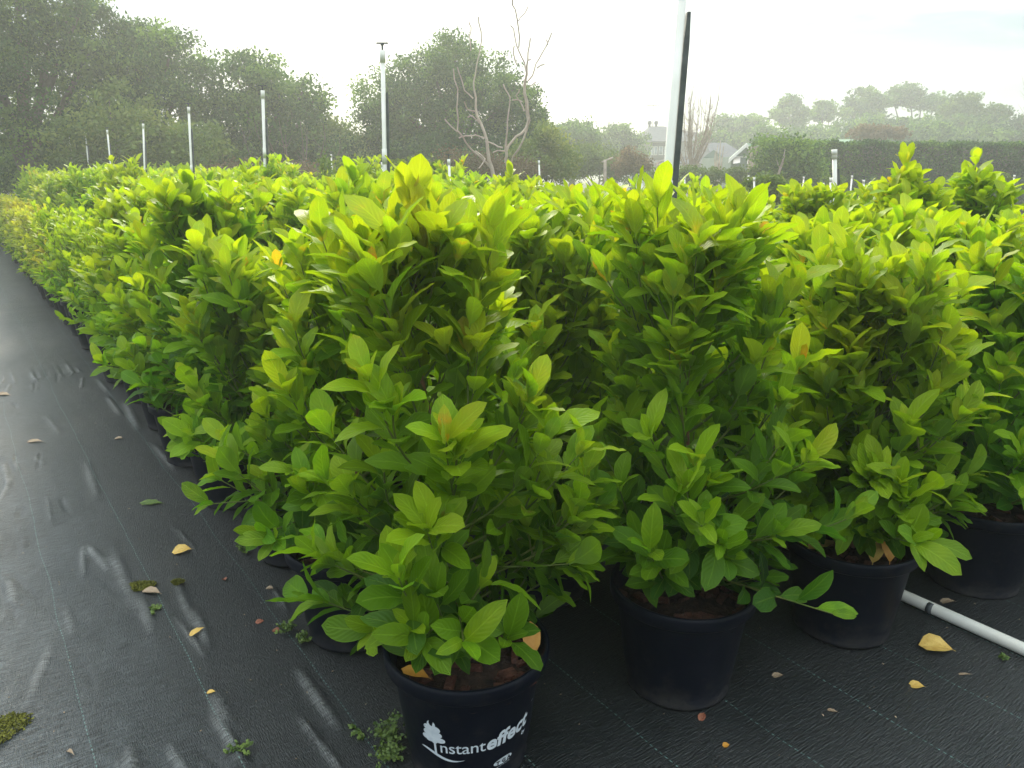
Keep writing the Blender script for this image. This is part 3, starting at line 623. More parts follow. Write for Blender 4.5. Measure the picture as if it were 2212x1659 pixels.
place_text('effect', .059, xe+.0015, BY+.007, bold=.0020, shear=.10, space=1.02, slope=.15, grow=.12)
place_text('by', .018, xe+.118, BY+.0, shear=.2, bold=.0004)
place_text('TM', .008, xe+.155, BY+.080)
# tree logo: crown of scalloped lobes, trunk forming the letter, swoosh
def disc(cx, cy, rx, ry, n=14): return [(cx+rx*math.cos(2*math.pi*k/n), cy+ry*math.sin(2*math.pi*k/n)) for k in range(n)]
tx, ty = X0, BY+.046
V2, Fc = [], []
for q, (dx, dy, rx, ry) in enumerate([(0, .040, .012, .012), (-.009, .028, .014, .010), (.010, .026, .015, .011), (-.012, .012, .013, .010), (.013, .010, .016, .010), (0, .018, .014, .014), (-.016, -.004, .014, .009), (.020, -.006, .017, .009), (0, -.002, .016, .010), (.004, -.012, .012, .006), (-.009, -.011, .009, .006)]):
    d = disc(tx+dx, ty+dy, rx, ry); n0 = len(V2); V2 += d; Fc.append(tuple(range(n0, n0+len(d))))
for q in range(0): pass
# tiny lift differences keep overlapping lobes apart
def wrap_lobes(V2, Fc):
    V = []; n = 14
    for k, (x, y) in enumerate(V2): V.append(pot_point(x/RC, y, .0012+.00012*(k//n)))
    link('tree_logo', mesh('tree_logo', V, Fc, M['white'], smooth=False), pot0)
wrap_lobes(V2, Fc)
wrap([(tx-.006, ty-.012), (tx+.004, ty-.020), (tx+.004, ty-.052), (tx+.011, ty-.056), (tx+.010, ty-.020), (tx+.015, ty-.012), (tx+.006, ty-.016)], 'logo_trunk', pot0, faces=[(0, 1, 6), (1, 2, 3, 4), (4, 5, 6), (1, 4, 6)], lift=.0030)
sw_t = []; sw_b = []
for k in range(25):
    t = k/24; x = X0-.040+.125*t; y = BY-.010+.011*math.cos(t*4.3)-.004*t; th = .0055*math.sin(math.pi*min(1, t**.7))+.0004
    sw_t.append((x, y+th)); sw_b.append((x, y-th*.6))
wrap(sw_t+sw_b, 'swoosh', pot0, faces=[(k, k+1, 26+k, 25+k) for k in range(24)], lift=.0012)
ex, ey, sl_ = .100, BY-.046, .16
wrap([(ex+.030*math.cos(2*math.pi*k/28), ey+.0105*math.sin(2*math.pi*k/28)+sl_*.030*math.cos(2*math.pi*k/28)) for k in range(28)], 'oval_badge', pot0, faces=[tuple(range(28))], lift=.0012)
for q, ch in enumerate('TGA'): place_text(ch, .017, ex-.022+.0175*q, ey-.006+sl_*(-.018+.0175*q), bold=.0008, mat=M['pot'], lift=.0024, name='badge_letter')
place_text('AUSTRALIA', .006, ex-.020, ey-.020, space=1.5, slope=sl_, name='lettering')
# ------------------------------------------------------------------ irrigation: pipe, risers
def ground_line(x0, y0, x1, y1): return on_ground(x0, y0), on_ground(x1, y1)
pa = ns(2.70, -3.0, .028); pb = ns(2.72, 22, .028)
t = thing('irrigation_pipe', 'thick white plastic pipe lying on the black mat behind the pots', 'pipe', (0, 0, 0))
b = MB(); b.tube([pa.lerp(pb, k/24)+Vector((0, 0, .004*math.sin(k*1.7))) for k in range(25)], .0215, 14); b.obj('pipe', M['pvc'], t)
sp = on_ground(1843, 1340); k_ = sp-Vector((0, 0, 0)); s0 = to_ns(sp)[1]
b = MB(); q0 = ns(2.70, to_ns(on_ground(2035, 1312))[1], .028); b.tube([q0-CH*.010, q0+CH*.010], .0228, 14); b.obj('pipe_clip', M['stake'], t)
def riser(x_top, y_top, x_bot, y_bot, D, rad, label, joint=(.62,), sprink=True, stake=True, group='white irrigation risers standing in the beds', zb=0., name='irrigation_riser', cat='riser', stake_side=1, stk=.87):
    top = at(x_top, y_top, D); mid = at(x_bot, y_bot, D)
    d = (mid-top).normalized(); k = (top.z-zb)/max(1e-3, -d.z); bot = top+d*k
    ax = (top-bot); Ln = ax.length; ax.normalize()
    t = thing(name, label, cat, bot, 0, group)
    loc = lambda f, off=0.: ax*(Ln*f)+Vector((off, off*.3, 0))
    b = MB(); b.tube([loc(0), loc(.5), loc(.985)], rad, 12); b.obj('pipe', M['pvc'], t)
    for f in joint:
        b = MB(); b.tube([loc(f), loc(f+.045)], rad*1.22, 12); b.obj('coupling', M['pvc'], t)
    b = MB(); b.tube([loc(.955), loc(.99)], rad*1.25, 12); b.obj('cap', M['pvc'], t)
    if sprink:
        b = MB(); tp = loc(.99); b.tube([tp, tp+Vector((0, 0, .035))], rad*.45, 8); b.tube([tp+Vector((0, 0, .035)), tp+Vector((0, 0, .045))], rad*.8, 8)
        b.box(tp.x-rad*2.6, tp.x+rad*2.6, tp.y-rad*.5, tp.y+rad*.5, tp.z+.045, tp.z+.054); b.obj('sprinkler_head', M['stake'], t)
    if stake:
        b = MB(); so = stake_side*rad*1.7; V = []
        for f, tap in ((0, 1), (stk-.05, 1), (stk, .6)):
            c = loc(f, so)
            V += [c+Vector((sx_*rad*.6*tap, sy_*rad*.85, 0)) for sx_, sy_ in ((-1, -1), (1, -1), (1, 1), (-1, 1))]
        b.add(V, [(3, 2, 1, 0)]+[(i*4+k, i*4+(k+1) % 4, (i+1)*4+(k+1) % 4, (i+1)*4+k) for i in range(2) for k in range(4)]+[(8, 9, 10, 11)])
        b.obj('stake', M['stake'], t, smooth=False)
        for f in (.35,):
            b = MB(); c0 = loc(f); c1 = loc(f+.006); off = Vector((so*.5, so*.15, 0))
            b.tube([c0+off, c1+off], rad*1.55, 12, cap=False); b.obj('tie', M['stake'], t)
    return t
riser(1478, -70, 1441, 400, 3.5, .0200, 'tallest white riser with dark stake, nearest the camera, cut by the top edge', joint=(.60, .5), stk=.93)
riser(826, 101, 832, 395, 6.2, .0165, 'tall white riser with sprinkler and stake, in front of the broad dark tree', joint=(.66,))
riser(567, 190, 575, 430, 9.0, .0165, 'white riser with dark stake, next left of the one before the broad tree', joint=(.7,))
riser(407, 227, 413, 345, 11.9, .0165, 'white riser, fourth from the right in the receding line')
riser(309, 264, 312, 350, 15.0, .0165, 'white riser with a short stub beside it, fifth in the receding line')
riser(231, 278, 238, 345, 18.0, .0165, 'white riser, third from the left in the receding line')
riser(184, 283, 190, 345, 21.0, .0165, 'white riser, second from the left in the receding line')
riser(150, 295, 155, 345, 24.0, .0165, 'shortest looking white riser, leftmost of the receding line')
Z2 = lambda zx, zy: ((2600+zx*.6691)/1.8445, (zy*.6691)/1.8445)
a_ = Z2(1083, 880); b_ = Z2(1089, 1300)
riser(a_[0], a_[1], b_[0], b_[1], 9.5, .0255, 'thick white riser with grey stake, alone right of the bed centre', joint=(.93,), sprink=False)
shorts = [(573, 1040, 560, 1180, 16), (605, 1050, 606, 1215, 12), (902, 1048, 898, 1090, 17), (1018, 1083, 1010, 1190, 13), (1064, 1050, 1052, 1330, 10), (1190, 1040, 1178, 1150, 15), (1258, 1065, 1256, 1240, 12), (1712, 1055, 1702, 1215, 13), (1810, 1050, 1795, 1150, 17), (2157, 1037, 2140, 1170, 15), (192, 1048, 192, 1075, 22)]
W2 = lambda zx, zy: ((1300+zx*.6329)/1.8445, (zy*.6329)/1.8445)
sh = [(*Z2(a, b_), *Z2(c, d), D) for a, b_, c, d, D in shorts]
sh += [(*W2(30, 965), *W2(35, 1040), 16), (*W2(352, 1012), *W2(355, 1180), 10), (*W2(770, 992), *W2(785, 1270), 9), (*W2(1338, 1003), *W2(1343, 1120), 13), (*W2(1985, 1132), *W2(1987, 1180), 17), (631, 350, 631, 372, 20)]
wh = ['second short white riser right of the house shed', 'short white riser left of the brown soil patch', 'short white riser before the hedge, over a sprouting tip', 'short riser with dark stake left of the thick riser', 'thin white riser directly left of the thick riser', 'thin leaning riser right of the thick riser, before the hedge', 'short white riser standing right of the thick riser on open soil', 'short white riser between the two tall sprouting shrubs', 'thin leaning riser beside the rightmost tall shrub', 'thin leaning riser near the right edge of the photo', 'tiny white riser just right of the tallest riser',
      'short white riser left of the tall riser before the broad tree', 'thin white riser directly beside the tall riser before the broad tree', 'short white riser in front of the bare pale tree', 'short white riser with sprinkler right of the bare pale tree', 'tiny riser left of the tallest riser, over the rear shrubs', 'tiny riser in the gap of the far left trees']
for (x0, y0, x1, y1, D), lb in zip(sh, wh):
    if D > 17: D = 17
    riser(x0, y0, x1, y1, D, .014, lb, joint=(), sprink=(D < 17), stake=False, group='short white risers in the farther beds')
# ------------------------------------------------------------------ crowns and trees
def crown_mesh(seed, lobes, nclump, per, lsize, mat, name='crown', clump_r=(.3, .6), droop=0., shell=.55, tone=(.1, .9)):
    """lobes: [(centre Vector, (rx, ry, rz))]; leaves gathered in clumps spread through the lobes, denser to the outside"""
    r = np.random.default_rng(seed)
    vol = np.array([l[1][0]*l[1][1]*l[1][2] for l in lobes])**(.7); vol /= vol.sum()
    idx = r.choice(len(lobes), nclump, p=vol)
    C = np.array([list(l[0]) for l in lobes])[idx]; S = np.array([list(l[1]) for l in lobes])[idx]
    d = r.normal(size=(nclump, 3)); d /= np.linalg.norm(d, axis=1)[:, None]
    rad = shell+(1-shell)*r.random(nclump)**.6; rad *= np.where(r.random(nclump) < .12, 1.1, 1)
    cc = C+d*S*rad[:, None]; cr_ = r.uniform(*clump_r, nclump); ct = r.uniform(tone[0], tone[1], nclump)
    if lsize == .15: lsize = .125; per = int(per*1.35)
    n = nclump*per; ci = np.repeat(np.arange(nclump), per)
    e_ = r.normal(size=(n, 3)); e_ /= np.linalg.norm(e_, axis=1)[:, None]; e_ *= (r.random(n)**.45)[:, None]
    p = cc[ci]+e_*cr_[ci][:, None]*np.array([1, 1, .72]); p[:, 2] -= droop*r.random(n)
    p[:, 2] = np.maximum(p[:, 2], .02)
    ax = r.normal(size=(n, 3)); ax[:, 2] -= .25; ax /= np.linalg.norm(ax, axis=1)[:, None]
    nr = r.normal(size=(n, 3))+.8*d[ci]+np.array([0, 0, .6]); nr -= ax*(nr*ax).sum(1)[:, None]; nr /= np.linalg.norm(nr, axis=1)[:, None]
    x = np.cross(ax, nr); sz = lsize*r.uniform(.6, 1.3, n)
    V = np.stack([p-ax*sz[:, None]*.5, p+x*sz[:, None]*.26, p+ax*sz[:, None]*.5, p-x*sz[:, None]*.26], 1).reshape(-1, 3)
    Fc = np.arange(4*n).reshape(n, 4); T = np.repeat(np.clip(ct[ci]+r.normal(0, .1, n), 0, 1), 4)
    return mesh(name, V, Fc, mat, tone=T, smooth=False)
def plobe(x, y, rpx, D, ry=None, dd=0., sy=1.):
    c = at(x, y, D+dd); s = rpx/F*D/math.cos(PITCH)*.97; return (c, (s, (ry or s), s*sy))
def limbs(seed, base, tips, rad, mb, n=6):
    r = random.Random(seed)
    for tp in tips:
        tp = Vector(tp); k = 7; pts = []
        fork = base+Vector((0, 0, max(.3, (tp.z-base.z)*.35)))
        for i in range(k+1):
            f = i/k; a = base.lerp(fork, min(1, f*2)) if f < .5 else fork.lerp(tp, (f-.5)*2)
            pts.append(a+Vector((r.uniform(-1, 1), r.uniform(-1, 1), r.uniform(-.5, .5)))*.05*(tp-base).length*(0 if i == 0 else .6))
        mb.tube(pts, [rad*(1-.85*i/k) for i in range(k+1)], n, cap=False)
def tree(seed, name, label, lobes, D, basex, nclump, per, lsize, mat, cat='tree', group=None, trunk_r=.18, clump_r=(.3, .6), tm=None, shell=.5, droop=0, tone=(.1, .9)):
    b0 = at(basex, 372.5, D); b0.z = -.02
    t = thing(name, label, cat, b0, 0, group)
    rel = [(Vector(c)-b0, s) for c, s in lobes]
    tag(link('crown', crown_mesh(seed, rel, nclump, per, lsize, mat, 'crown', clump_r, droop, shell, tone), t))
    mb = MB(); limbs(seed, Vector((0, 0, 0)), [c+Vector((0, 0, s[2]*.3)) for c, s in rel[:9]], trunk_r, mb); mb.obj('trunk', tm or M['trunk'], t)
    return t
BT = 'trees behind the nursery on the left'
# left wood: four big trees and lower growth
D = 24
tree(1, 'evergreen_tree', 'very tall dark tree at the far left whose top leaves the frame', [plobe(60, 60, 120, D, 3), plobe(150, 40, 75, D, 2), plobe(-40, 160, 130, D, 3), plobe(90, 200, 110, D, 2.5), plobe(60, -60, 130, D, 3), plobe(185, 15, 38, D, 1.2), plobe(20, 310, 100, D, 2), plobe(-120, 20, 150, D, 3), plobe(190, 130, 40, D, 1.2)], D, 60, 460, 90, .15, M['tree_leaf'], group=BT, trunk_r=.3)
D = 26
tree(2, 'evergreen_tree', 'rounded leafy tree right of the very tall dark one', [plobe(300, 150, 85, D, 2.5), plobe(255, 120, 55, D, 2), plobe(370, 125, 55, D, 2), plobe(400, 190, 60, D, 2), plobe(330, 240, 100, D, 2.5), plobe(235, 250, 90, D, 2), plobe(300, 90, 30, D, 1), plobe(205, 330, 70, D, 1.5), plobe(360, 330, 70, D, 1.5)], D, 310, 400, 80, .15, M['tree_leaf'], group=BT, trunk_r=.25)
D = 27
tree(3, 'evergreen_tree', 'dark tree with a ragged sloping top behind the second riser', [plobe(520, 190, 62, D, 2), plobe(560, 160, 45, D, 1.4), plobe(600, 200, 50, D, 1.8), plobe(650, 215, 42, D, 1.4), plobe(480, 260, 75, D, 2), plobe(570, 280, 80, D, 2), plobe(650, 290, 60, D, 1.8), plobe(515, 135, 18, D, .6), plobe(685, 215, 14, D, .5), plobe(460, 340, 60, D, 1.5), plobe(560, 345, 60, D, 1.5)], D, 570, 380, 75, .14, M['tree_leaf'], group=BT, trunk_r=.2)
D = 22
tree(4, 'broadleaf_shrub', 'pale green spreading shrub in front of the left trees', [plobe(235, 240, 60, D, 1.5), plobe(330, 300, 55, D, 1.3), plobe(180, 320, 60, D, 1.3), plobe(260, 340, 60, D, 1.3), plobe(430, 320, 55, D, 1.2)], D, 250, 170, 70, .13, M['pale_leaf'], cat='shrub', trunk_r=.08, clump_r=(.3, .55))
D = 28
tree(5, 'broadleaf_shrub', 'hazy shrub between the left trees and the broad dark tree', [plobe(700, 300, 45, D, 1.5), plobe(750, 310, 40, D, 1.5), plobe(660, 340, 50, D, 1.5), plobe(730, 350, 50, D, 1.5), plobe(790, 350, 40, D, 1.3)], D, 720, 170, 70, .13, M['pale_leaf'], cat='shrub', trunk_r=.08)
for q in range(11):
    tree(200+q, 'undergrowth_bush', f'dark bush at the foot of the trees, {_o[q] if q else "first"} from the left edge', [plobe(-40+110*q, 352, 62, 27.5, 1.6), plobe(10+110*q, 330 if q < 7 else 350, 50, 28.5, 1.6)], 27.5, -20+110*q, 95, 75, .15, M['tree_leaf'], cat='bush', trunk_r=.06, tone=(0, .6), group='dark bushes under the trees')
# broad dark tree in the middle
D = 29
tree(6, 'broad_tree', 'broad dark tree filling the centre behind the pale bare tree', [plobe(830, 215, 55, D, 2), plobe(880, 180, 50, D, 2), plobe(985, 150, 62, D, 2.5), plobe(940, 200, 80, D, 2.5), plobe(1050, 190, 65, D, 2.2), plobe(1105, 205, 48, D, 2), plobe(830, 270, 55, D, 2), plobe(920, 270, 60, D, 2), plobe(1010, 245, 60, D, 2), plobe(1130, 225, 30, D, 1), plobe(975, 108, 26, D, 1), plobe(1110, 260, 45, D, 1.6), plobe(860, 330, 60, D, 1.6), plobe(960, 340, 50, D, 1.2), plobe(1040, 345, 40, D, 1.2)], D, 990, 620, 75, .15, M['tree_leaf'], trunk_r=.28)
D = 30
tree(7, 'weeping_tree', 'small tree with hanging foliage at the right flank of the broad dark tree', [plobe(1158, 245, 22, D, .8), plobe(1170, 280, 14, D, .6), plobe(1150, 290, 22, D, .8)], D, 1150, 50, 60, .12, M['tree_leaf'], trunk_r=.06, clump_r=(.2, .4))
# yellow-green shrubs right of it, round trees beyond
tree(8, 'cone_shrub', 'yellow green cone shaped shrub right of the pale bare tree', [plobe(1185, 310, 30, 24, 1), plobe(1160, 345, 40, 24, 1), plobe(1205, 350, 42, 24, 1), plobe(1180, 285, 14, 24, .5), plobe(1130, 355, 40, 24, 1)], 24, 1185, 150, 70, .11, M['pale_leaf'], cat='shrub', trunk_r=.06, clump_r=(.2, .4), tone=(.35, 1))
tree(9, 'round_tree', 'round blue green tree right of the cone shaped shrub', [plobe(1215, 305, 32, 50, 2), plobe(1250, 300, 36, 50, 2), plobe(1235, 335, 45, 50, 2)], 50, 1235, 170, 60, .22, M['tree_leaf'], trunk_r=.2, clump_r=(.4, .8))
tree(10, 'round_tree', 'hazy rounded tree just left of the grey roofed house', [plobe(1335, 285, 18, 62, 2), plobe(1320, 320, 40, 62, 2), plobe(1365, 320, 30, 62, 2), plobe(1290, 340, 30, 62, 2)], 62, 1330, 170, 60, .26, M['tree_leaf'], trunk_r=.2, clump_r=(.5, .9))
tree(11, 'olive_shrub', 'grey green feathery shrubs in front of the house, left side', [plobe(1265, 345, 28, 34, 1), plobe(1300, 350, 30, 34, 1), plobe(1240, 362, 25, 34, 1), plobe(1330, 362, 30, 34, 1)], 34, 1290, 130, 60, .13, M['pale_leaf'], cat='shrub', trunk_r=.06, tone=(.0, .6))
tree(12, 'brown_shrub', 'brownish domed shrub before the small white wall', [plobe(1362, 345, 20, 32, .8), plobe(1342, 358, 18, 32, .7), plobe(1382, 356, 18, 32, .7)], 32, 1368, 80, 60, .11, M['brown_leaf'], cat='shrub', trunk_r=.05, clump_r=(.2, .35))
tree(13, 'twiggy_shrub', 'brown twiggy shrubs under the pale bare tree', [plobe(990, 350, 45, 22, .8, sy=.6), plobe(1060, 360, 40, 22, .8, sy=.6), plobe(1130, 365, 30, 22, .8, sy=.6)], 22, 1040, 90, 60, .07, M['brown_leaf'], cat='shrub', trunk_r=.04, clump_r=(.2, .4), tone=(0, .5))
tree(14, 'twiggy_shrub', 'low brown scrub behind the receding line of risers', [plobe(540, 365, 30, 21, .8, sy=.5), plobe(600, 370, 40, 21, .8, sy=.5), plobe(660, 372, 30, 21, .8, sy=.5), plobe(480, 368, 30, 21, .8, sy=.5)], 21, 570, 80, 60, .07, M['brown_leaf'], cat='shrub', trunk_r=.04, clump_r=(.2, .35), tone=(0, .6))
# dark shrubs of the next bed
for q, (x, y, rp, D) in enumerate([(700, 372, 24, 12.5), (740, 366, 26, 12), (785, 372, 26, 11.5), (900, 362, 30, 11), (940, 372, 24, 11), (860, 375, 22, 11.5)]):
    lb = ['leftmost dark shrub of the short row behind the bed', 'dark shrub with a pointed top left of the tall riser', 'dark shrub touching the tall riser on its left', 'dark shrub with the highest top right of the tall riser', 'rightmost dark shrub of the short row, before the bare tree', 'dark shrub touching the tall riser on its right'][q]
    c = at(x, y, D); t = thing('bed_shrub', lb, 'shrub', (c.x, c.y, 0), 0, 'dark shrubs of the next bed')
    s = rp/F*D
    link('crown', crown_mesh(60+q, [(Vector((0, 0, c.z-.1)), (s, s, .3)), (Vector((0, 0, c.z-.6)), (s*1.3, s*1.3, .5)), (Vector((0, 0, c.z-1.1)), (s*1.4, s*1.4, .5))], 70, 26, .075, M['weedleaf'] if 'weedleaf' in M else M['pale_leaf'], 'crown', (.08, .2), tone=(.2, .8)), t)
    mb = MB(); limbs(q, Vector((0, 0, 0)), [(0, 0, c.z-.2), (.2, .1, c.z-.5), (-.2, .1, c.z-.5)], .02, mb); mb.obj('trunk', M['trunk'], t)
# pale bare tree: limbs drawn along their real courses at 21-22 m, with depth spread
Dd = 21.0
t = thing('bare_tree', 'pale leafless tree with thin bare limbs before the broad dark tree', 'tree', at(1100, 372.5, Dd).xy.to_3d())
base = Vector(t.location)
W = lambda zx, zy: W2(zx, zy)
limb_px = [
    [(1075, 1200, 20), (1050, 1100, 19), (1025, 1010, 18), (1010, 880, 14), (975, 780, 13), (940, 680, 11), (930, 560, 8), (938, 470, 6), (965, 330, 4), (975, 200, 3), (958, 105, 1.5)],
    [(1040, 1060, 14), (960, 980, 11), (880, 900, 9), (825, 820, 8), (822, 680, 7), (828, 560, 5), (800, 430, 2.5)],
    [(925, 620, 7), (870, 570, 5), (845, 480, 4), (825, 420, 2)], [(910, 320, 3), (900, 220, 2.5), (912, 170, 2), (900, 140, 1)],
    [(825, 830, 5), (780, 790, 4), (745, 750, 3)], [(1010, 870, 7), (940, 850, 6), (880, 855, 6), (835, 868, 5)], [(1010, 890, 7), (1060, 910, 7), (1110, 930, 7)],
    [(1130, 1000, 16), (1130, 940, 13), (1135, 860, 8), (1140, 760, 7), (1155, 650, 6), (1145, 590, 4), (1115, 530, 2)],
    [(1130, 960, 12), (1170, 890, 12), (1230, 840, 13), (1275, 760, 17), (1262, 640, 16), (1250, 520, 13), (1262, 420, 9), (1270, 330, 6), (1285, 240, 3)],
    [(1255, 440, 8), (1230, 360, 6), (1200, 290, 5), (1185, 220, 3), (1160, 160, 2)], [(1212, 300, 4), (1210, 180, 3), (1190, 60, 2.5), (1172, -10, 1.5)], [(1212, 130, 2), (1245, 90, 1.8), (1270, 40, 1)],
    [(1270, 510, 8), (1310, 440, 6), (1340, 370, 5), (1385, 290, 4), (1420, 205, 3)], [(1325, 430, 4), (1375, 405, 2.5)], [(1395, 280, 3), (1385, 250, 1.5)], [(1262, 390, 4), (1288, 375, 2)],
    [(1245, 700, 8), (1220, 640, 5), (1195, 600, 3), (1215, 560, 2)], [(1235, 640, 5), (1170, 630, 3)], [(1200, 410, 3), (1180, 340, 2), (1183, 290, 1.5)], [(1285, 540, 4), (1320, 515, 2)],
    [(935, 700, 4), (890, 690, 3), (870, 640, 1.5)], [(975, 780, 4), (920, 730, 3), (890, 740, 2)], [(1140, 1090, 10), (1180, 980, 9), (1240, 880, 9), (1280, 740, 9)], [(1050, 960, 3), (1100, 950, 2), (1140, 955, 2)], [(940, 950, 2), (1000, 1000, 2), (960, 1060, 1)]]
b = MB(); rr_ = random.Random(3)
for li, lp in enumerate(limb_px):
    dd = rr_.uniform(-.9, .9); pts = []; rad = []
    for q, (zx, zy, wpx) in enumerate(lp):
        px, py = W2(zx, zy); dpt = Dd+dd*min(1, q/3)*(1 if li else .2); p = at(px, py, dpt)-base; pts.append(p); rad.append(max(.017, wpx*.6329/1.8445/F*Dd*.62))
    fine = [pts[0]]; fr_ = [rad[0]]
    for q in range(len(pts)-1):
        for f in (.5, 1):
            j = Vector((rr_.uniform(-1, 1), rr_.uniform(-1, 1), rr_.uniform(-1, 1)))*.035*(f == .5)
            fine.append(pts[q].lerp(pts[q+1], f)+j); fr_.append(rad[q]*(1-f)+rad[q+1]*f)
    if li == 0: mbT = MB(); fine.insert(0, Vector((fine[0].x+.12, fine[0].y, 0))); fr_.insert(0, fr_[0]*1.2); mbT.tube(fine, fr_, 8, cap=False); mbT.obj('trunk', M['dead'], t)
    elif li == 7: fine.insert(0, Vector((.35, .1, 0))); fr_.insert(0, fr_[0]); b.tube(fine, fr_, 6, cap=False)
    else: b.tube(fine, fr_, 6, cap=False)
b.obj('branches', M['dead'], t)
# small bare trees
def bare(seed, label, x, ytop, D, spread, nst, mat, twig=6, name='bare_tree', rad=.05, fx=0.):
    r = random.Random(seed); b0 = at(x, 372.5, D); b0.z = 0; H = at(x, ytop, D).z
    t = thing(name, label, 'tree', b0); b = MB()
    mt = MB(); mt.tube([(0, 0, 0), (fx*.1, 0, H*.2), (fx*.2, 0, H*.36)], [rad, rad*.8, rad*.6], 7, cap=False); mt.obj('trunk', mat, t)
    for q in range(nst):
        a = r.uniform(0, 6.28); s = spread*r.uniform(.3, 1); hh = H*r.uniform(.75, 1)
        p0 = Vector((fx*.2*r.random(), 0, H*r.uniform(.15, .36))); tip = Vector((math.cos(a)*s+fx, math.sin(a)*s, hh)); pts = []
        for i in range(7):
            f = i/6; pts.append(p0.lerp(tip, f)+Vector((math.cos(a)*s*.25*math.sin(f*3.1), 0, -H*.04*math.sin(f*3.1)))+Vector((r.uniform(-1, 1), r.uniform(-1, 1), 0))*.03*H*.3*f)
        b.tube(pts, [rad*.42*(1-.85*i/6)+.004 for i in range(7)], 5, cap=False)
        for _ in range(twig):
            j = r.randrange(2, 6); p = pts[j]; e_ = p+Vector((r.uniform(-1, 1)*.16*H*.5, r.uniform(-1, 1)*.16*H*.5, r.uniform(.03, .14)*H))
            b.tube([p, p.lerp(e_, .5)+Vector((0, 0, -.01*H)), e_], [.010, .007, .004], 4, cap=False)
    b.obj('branches', mat, t); return t
bare(1, 'leafless multi stemmed tree in front of the grey roofed house', 1493, 178, 40, 1.6, 30, M['twigs'], 11, rad=.065)
bare(2, 'leafless dark branched tree rising behind the second riser on the left', 640, 235, 23, 1.5, 12, M['trunk'], 5, rad=.07)
bare(3, 'fine reddish bare treetop between the left trees and the broad tree', 725, 228, 31, 1.0, 14, M['twigs'], 7, rad=.06)
bare(4, 'bare twiggy tree cut by the right edge of the photo', 2215, 105, 45, 1.4, 14, M['twigs'], 8, rad=.10)
bare(5, 'thin bare treetop rising over the second left tree', 425, 60, 32, .8, 6, M['twigs'], 5, rad=.07)
bare(6, 'pale leaning bare trunk with few limbs at the left end of the hedge', 1655, 315, 26, .5, 4, M['dead'], 2, rad=.09, fx=.3)
bare(7, 'pale stump like bare trunk behind the multi stemmed tree', 1550, 300, 44, .4, 4, M['dead'], 2, rad=.22)
# hedge
HD = 30.0; a = at(1655, 372, HD); c = at(2420, 372, HD+3); t = thing('clipped_hedge', 'long clipped dark green hedge with a flat top behind the open beds', 'hedge', (a.x, a.y, 0))
hd = Vector((c.x-a.x, c.y-a.y, 0)); hl = hd.length; hd.normalize(); hn_ = Vector((hd.y, -hd.x, 0)); HH = at(1900, 309, HD+1).z
r = np.random.default_rng(12); n = 46000
face = r.random(n) < .72; u_ = r.random(n)*hl
dep = np.where(face, r.random(n)**2*.25, r.random(n)*1.6); z = np.where(face, r.random(n)*HH, HH-r.random(n)**2*.15)
bumpy = .10*np.sin(u_*2.1)+.08*np.sin(u_*4.7+z*3)+.06*np.sin(z*6+u_); dep = dep+bumpy*face; z = z+np.where(face, 0, .05*np.sin(u_*3)+.04*np.sin(u_*7.3)+.10*r.random(n)**4)
P = np.stack([hd.x*u_-hn_.x*dep, hd.y*u_-hn_.y*dep, np.maximum(z, .03)], -1)
ax = r.normal(size=(n, 3)); ax /= np.linalg.norm(ax, axis=1)[:, None]; nr = r.normal(size=(n, 3))*.7+np.where(face[:, None], np.array([hn_.x, hn_.y, .3]), np.array([0, 0, 1.])); nr -= ax*(nr*ax).sum(1)[:, None]; nr /= np.linalg.norm(nr, axis=1)[:, None]
x = np.cross(ax, nr); sz = .12*r.uniform(.6, 1.3, n)
V = np.stack([P-ax*sz[:, None]*.5, P+x*sz[:, None]*.28, P+ax*sz[:, None]*.5, P-x*sz[:, None]*.28], 1).reshape(-1, 3)
tone = np.repeat(np.clip(.42+.14*np.sin(u_*1.3+2*z)+.14*np.sin(u_*3.7-z*2.3)+r.normal(0, .2, n), 0, 1), 4)
link('foliage', mesh('foliage', V, np.arange(4*n).reshape(n, 4), M['tree_leaf'], tone=tone, smooth=False), t)
b = MB(); b.add([hd*q*hl-hn_*w_+Vector((0, 0, z_)) for z_ in (0, HH-.12) for w_ in (.35, 1.5) for q in (0, 1)], [(0, 2, 3, 1), (4, 5, 7, 6), (0, 1, 5, 4), (2, 6, 7, 3), (0, 4, 6, 2), (1, 3, 7, 5)]); b.obj('woody_core', M['trunk'], t)
tree(20, 'broadleaf_shrub', 'loose dark shrub at the left end of the clipped hedge', [plobe(1700, 345, 45, 27, 1), plobe(1735, 375, 45, 27, 1), plobe(1680, 385, 40, 27, 1), plobe(1660, 330, 25, 27, .8)], 27, 1705, 190, 70, .12, M['tree_leaf'], cat='shrub', trunk_r=.05, tone=(.3, 1))
tree(21, 'bed_shrub', 'low green shrub with pointed tips left of the thick riser', [plobe(1650, 405, 26, 15, .4), plobe(1625, 415, 22, 15, .4), plobe(1680, 412, 20, 15, .4)], 15, 1650, 90, 45, .09, M['pale_leaf'], cat='shrub', trunk_r=.03, clump_r=(.12, .25), tone=(.2, .9))
for q, (x, y, rp, lb) in enumerate([(1960, 398, 24, 'grey green mound shrub before the hedge, between the tall shrubs'), (2065, 405, 22, 'low grey shrub before the hedge, left of the rightmost tall shrub'), (2150, 400, 28, 'wide grey green mound shrub before the hedge near the right edge'), (1800, 395, 14, 'small shrub before the hedge behind the thick riser')]):
    tree(30+q, 'mound_shrub', lb, [plobe(x, y, rp, 22, .5), plobe(x-rp*.6, y+8, rp*.7, 22, .4), plobe(x+rp*.6, y+8, rp*.7, 22, .4)], 22, x, 60, 45, .09, M['pale_leaf'], cat='shrub', trunk_r=.03, clump_r=(.12, .25), tone=(.1, .6), group='mound shrubs before the hedge')
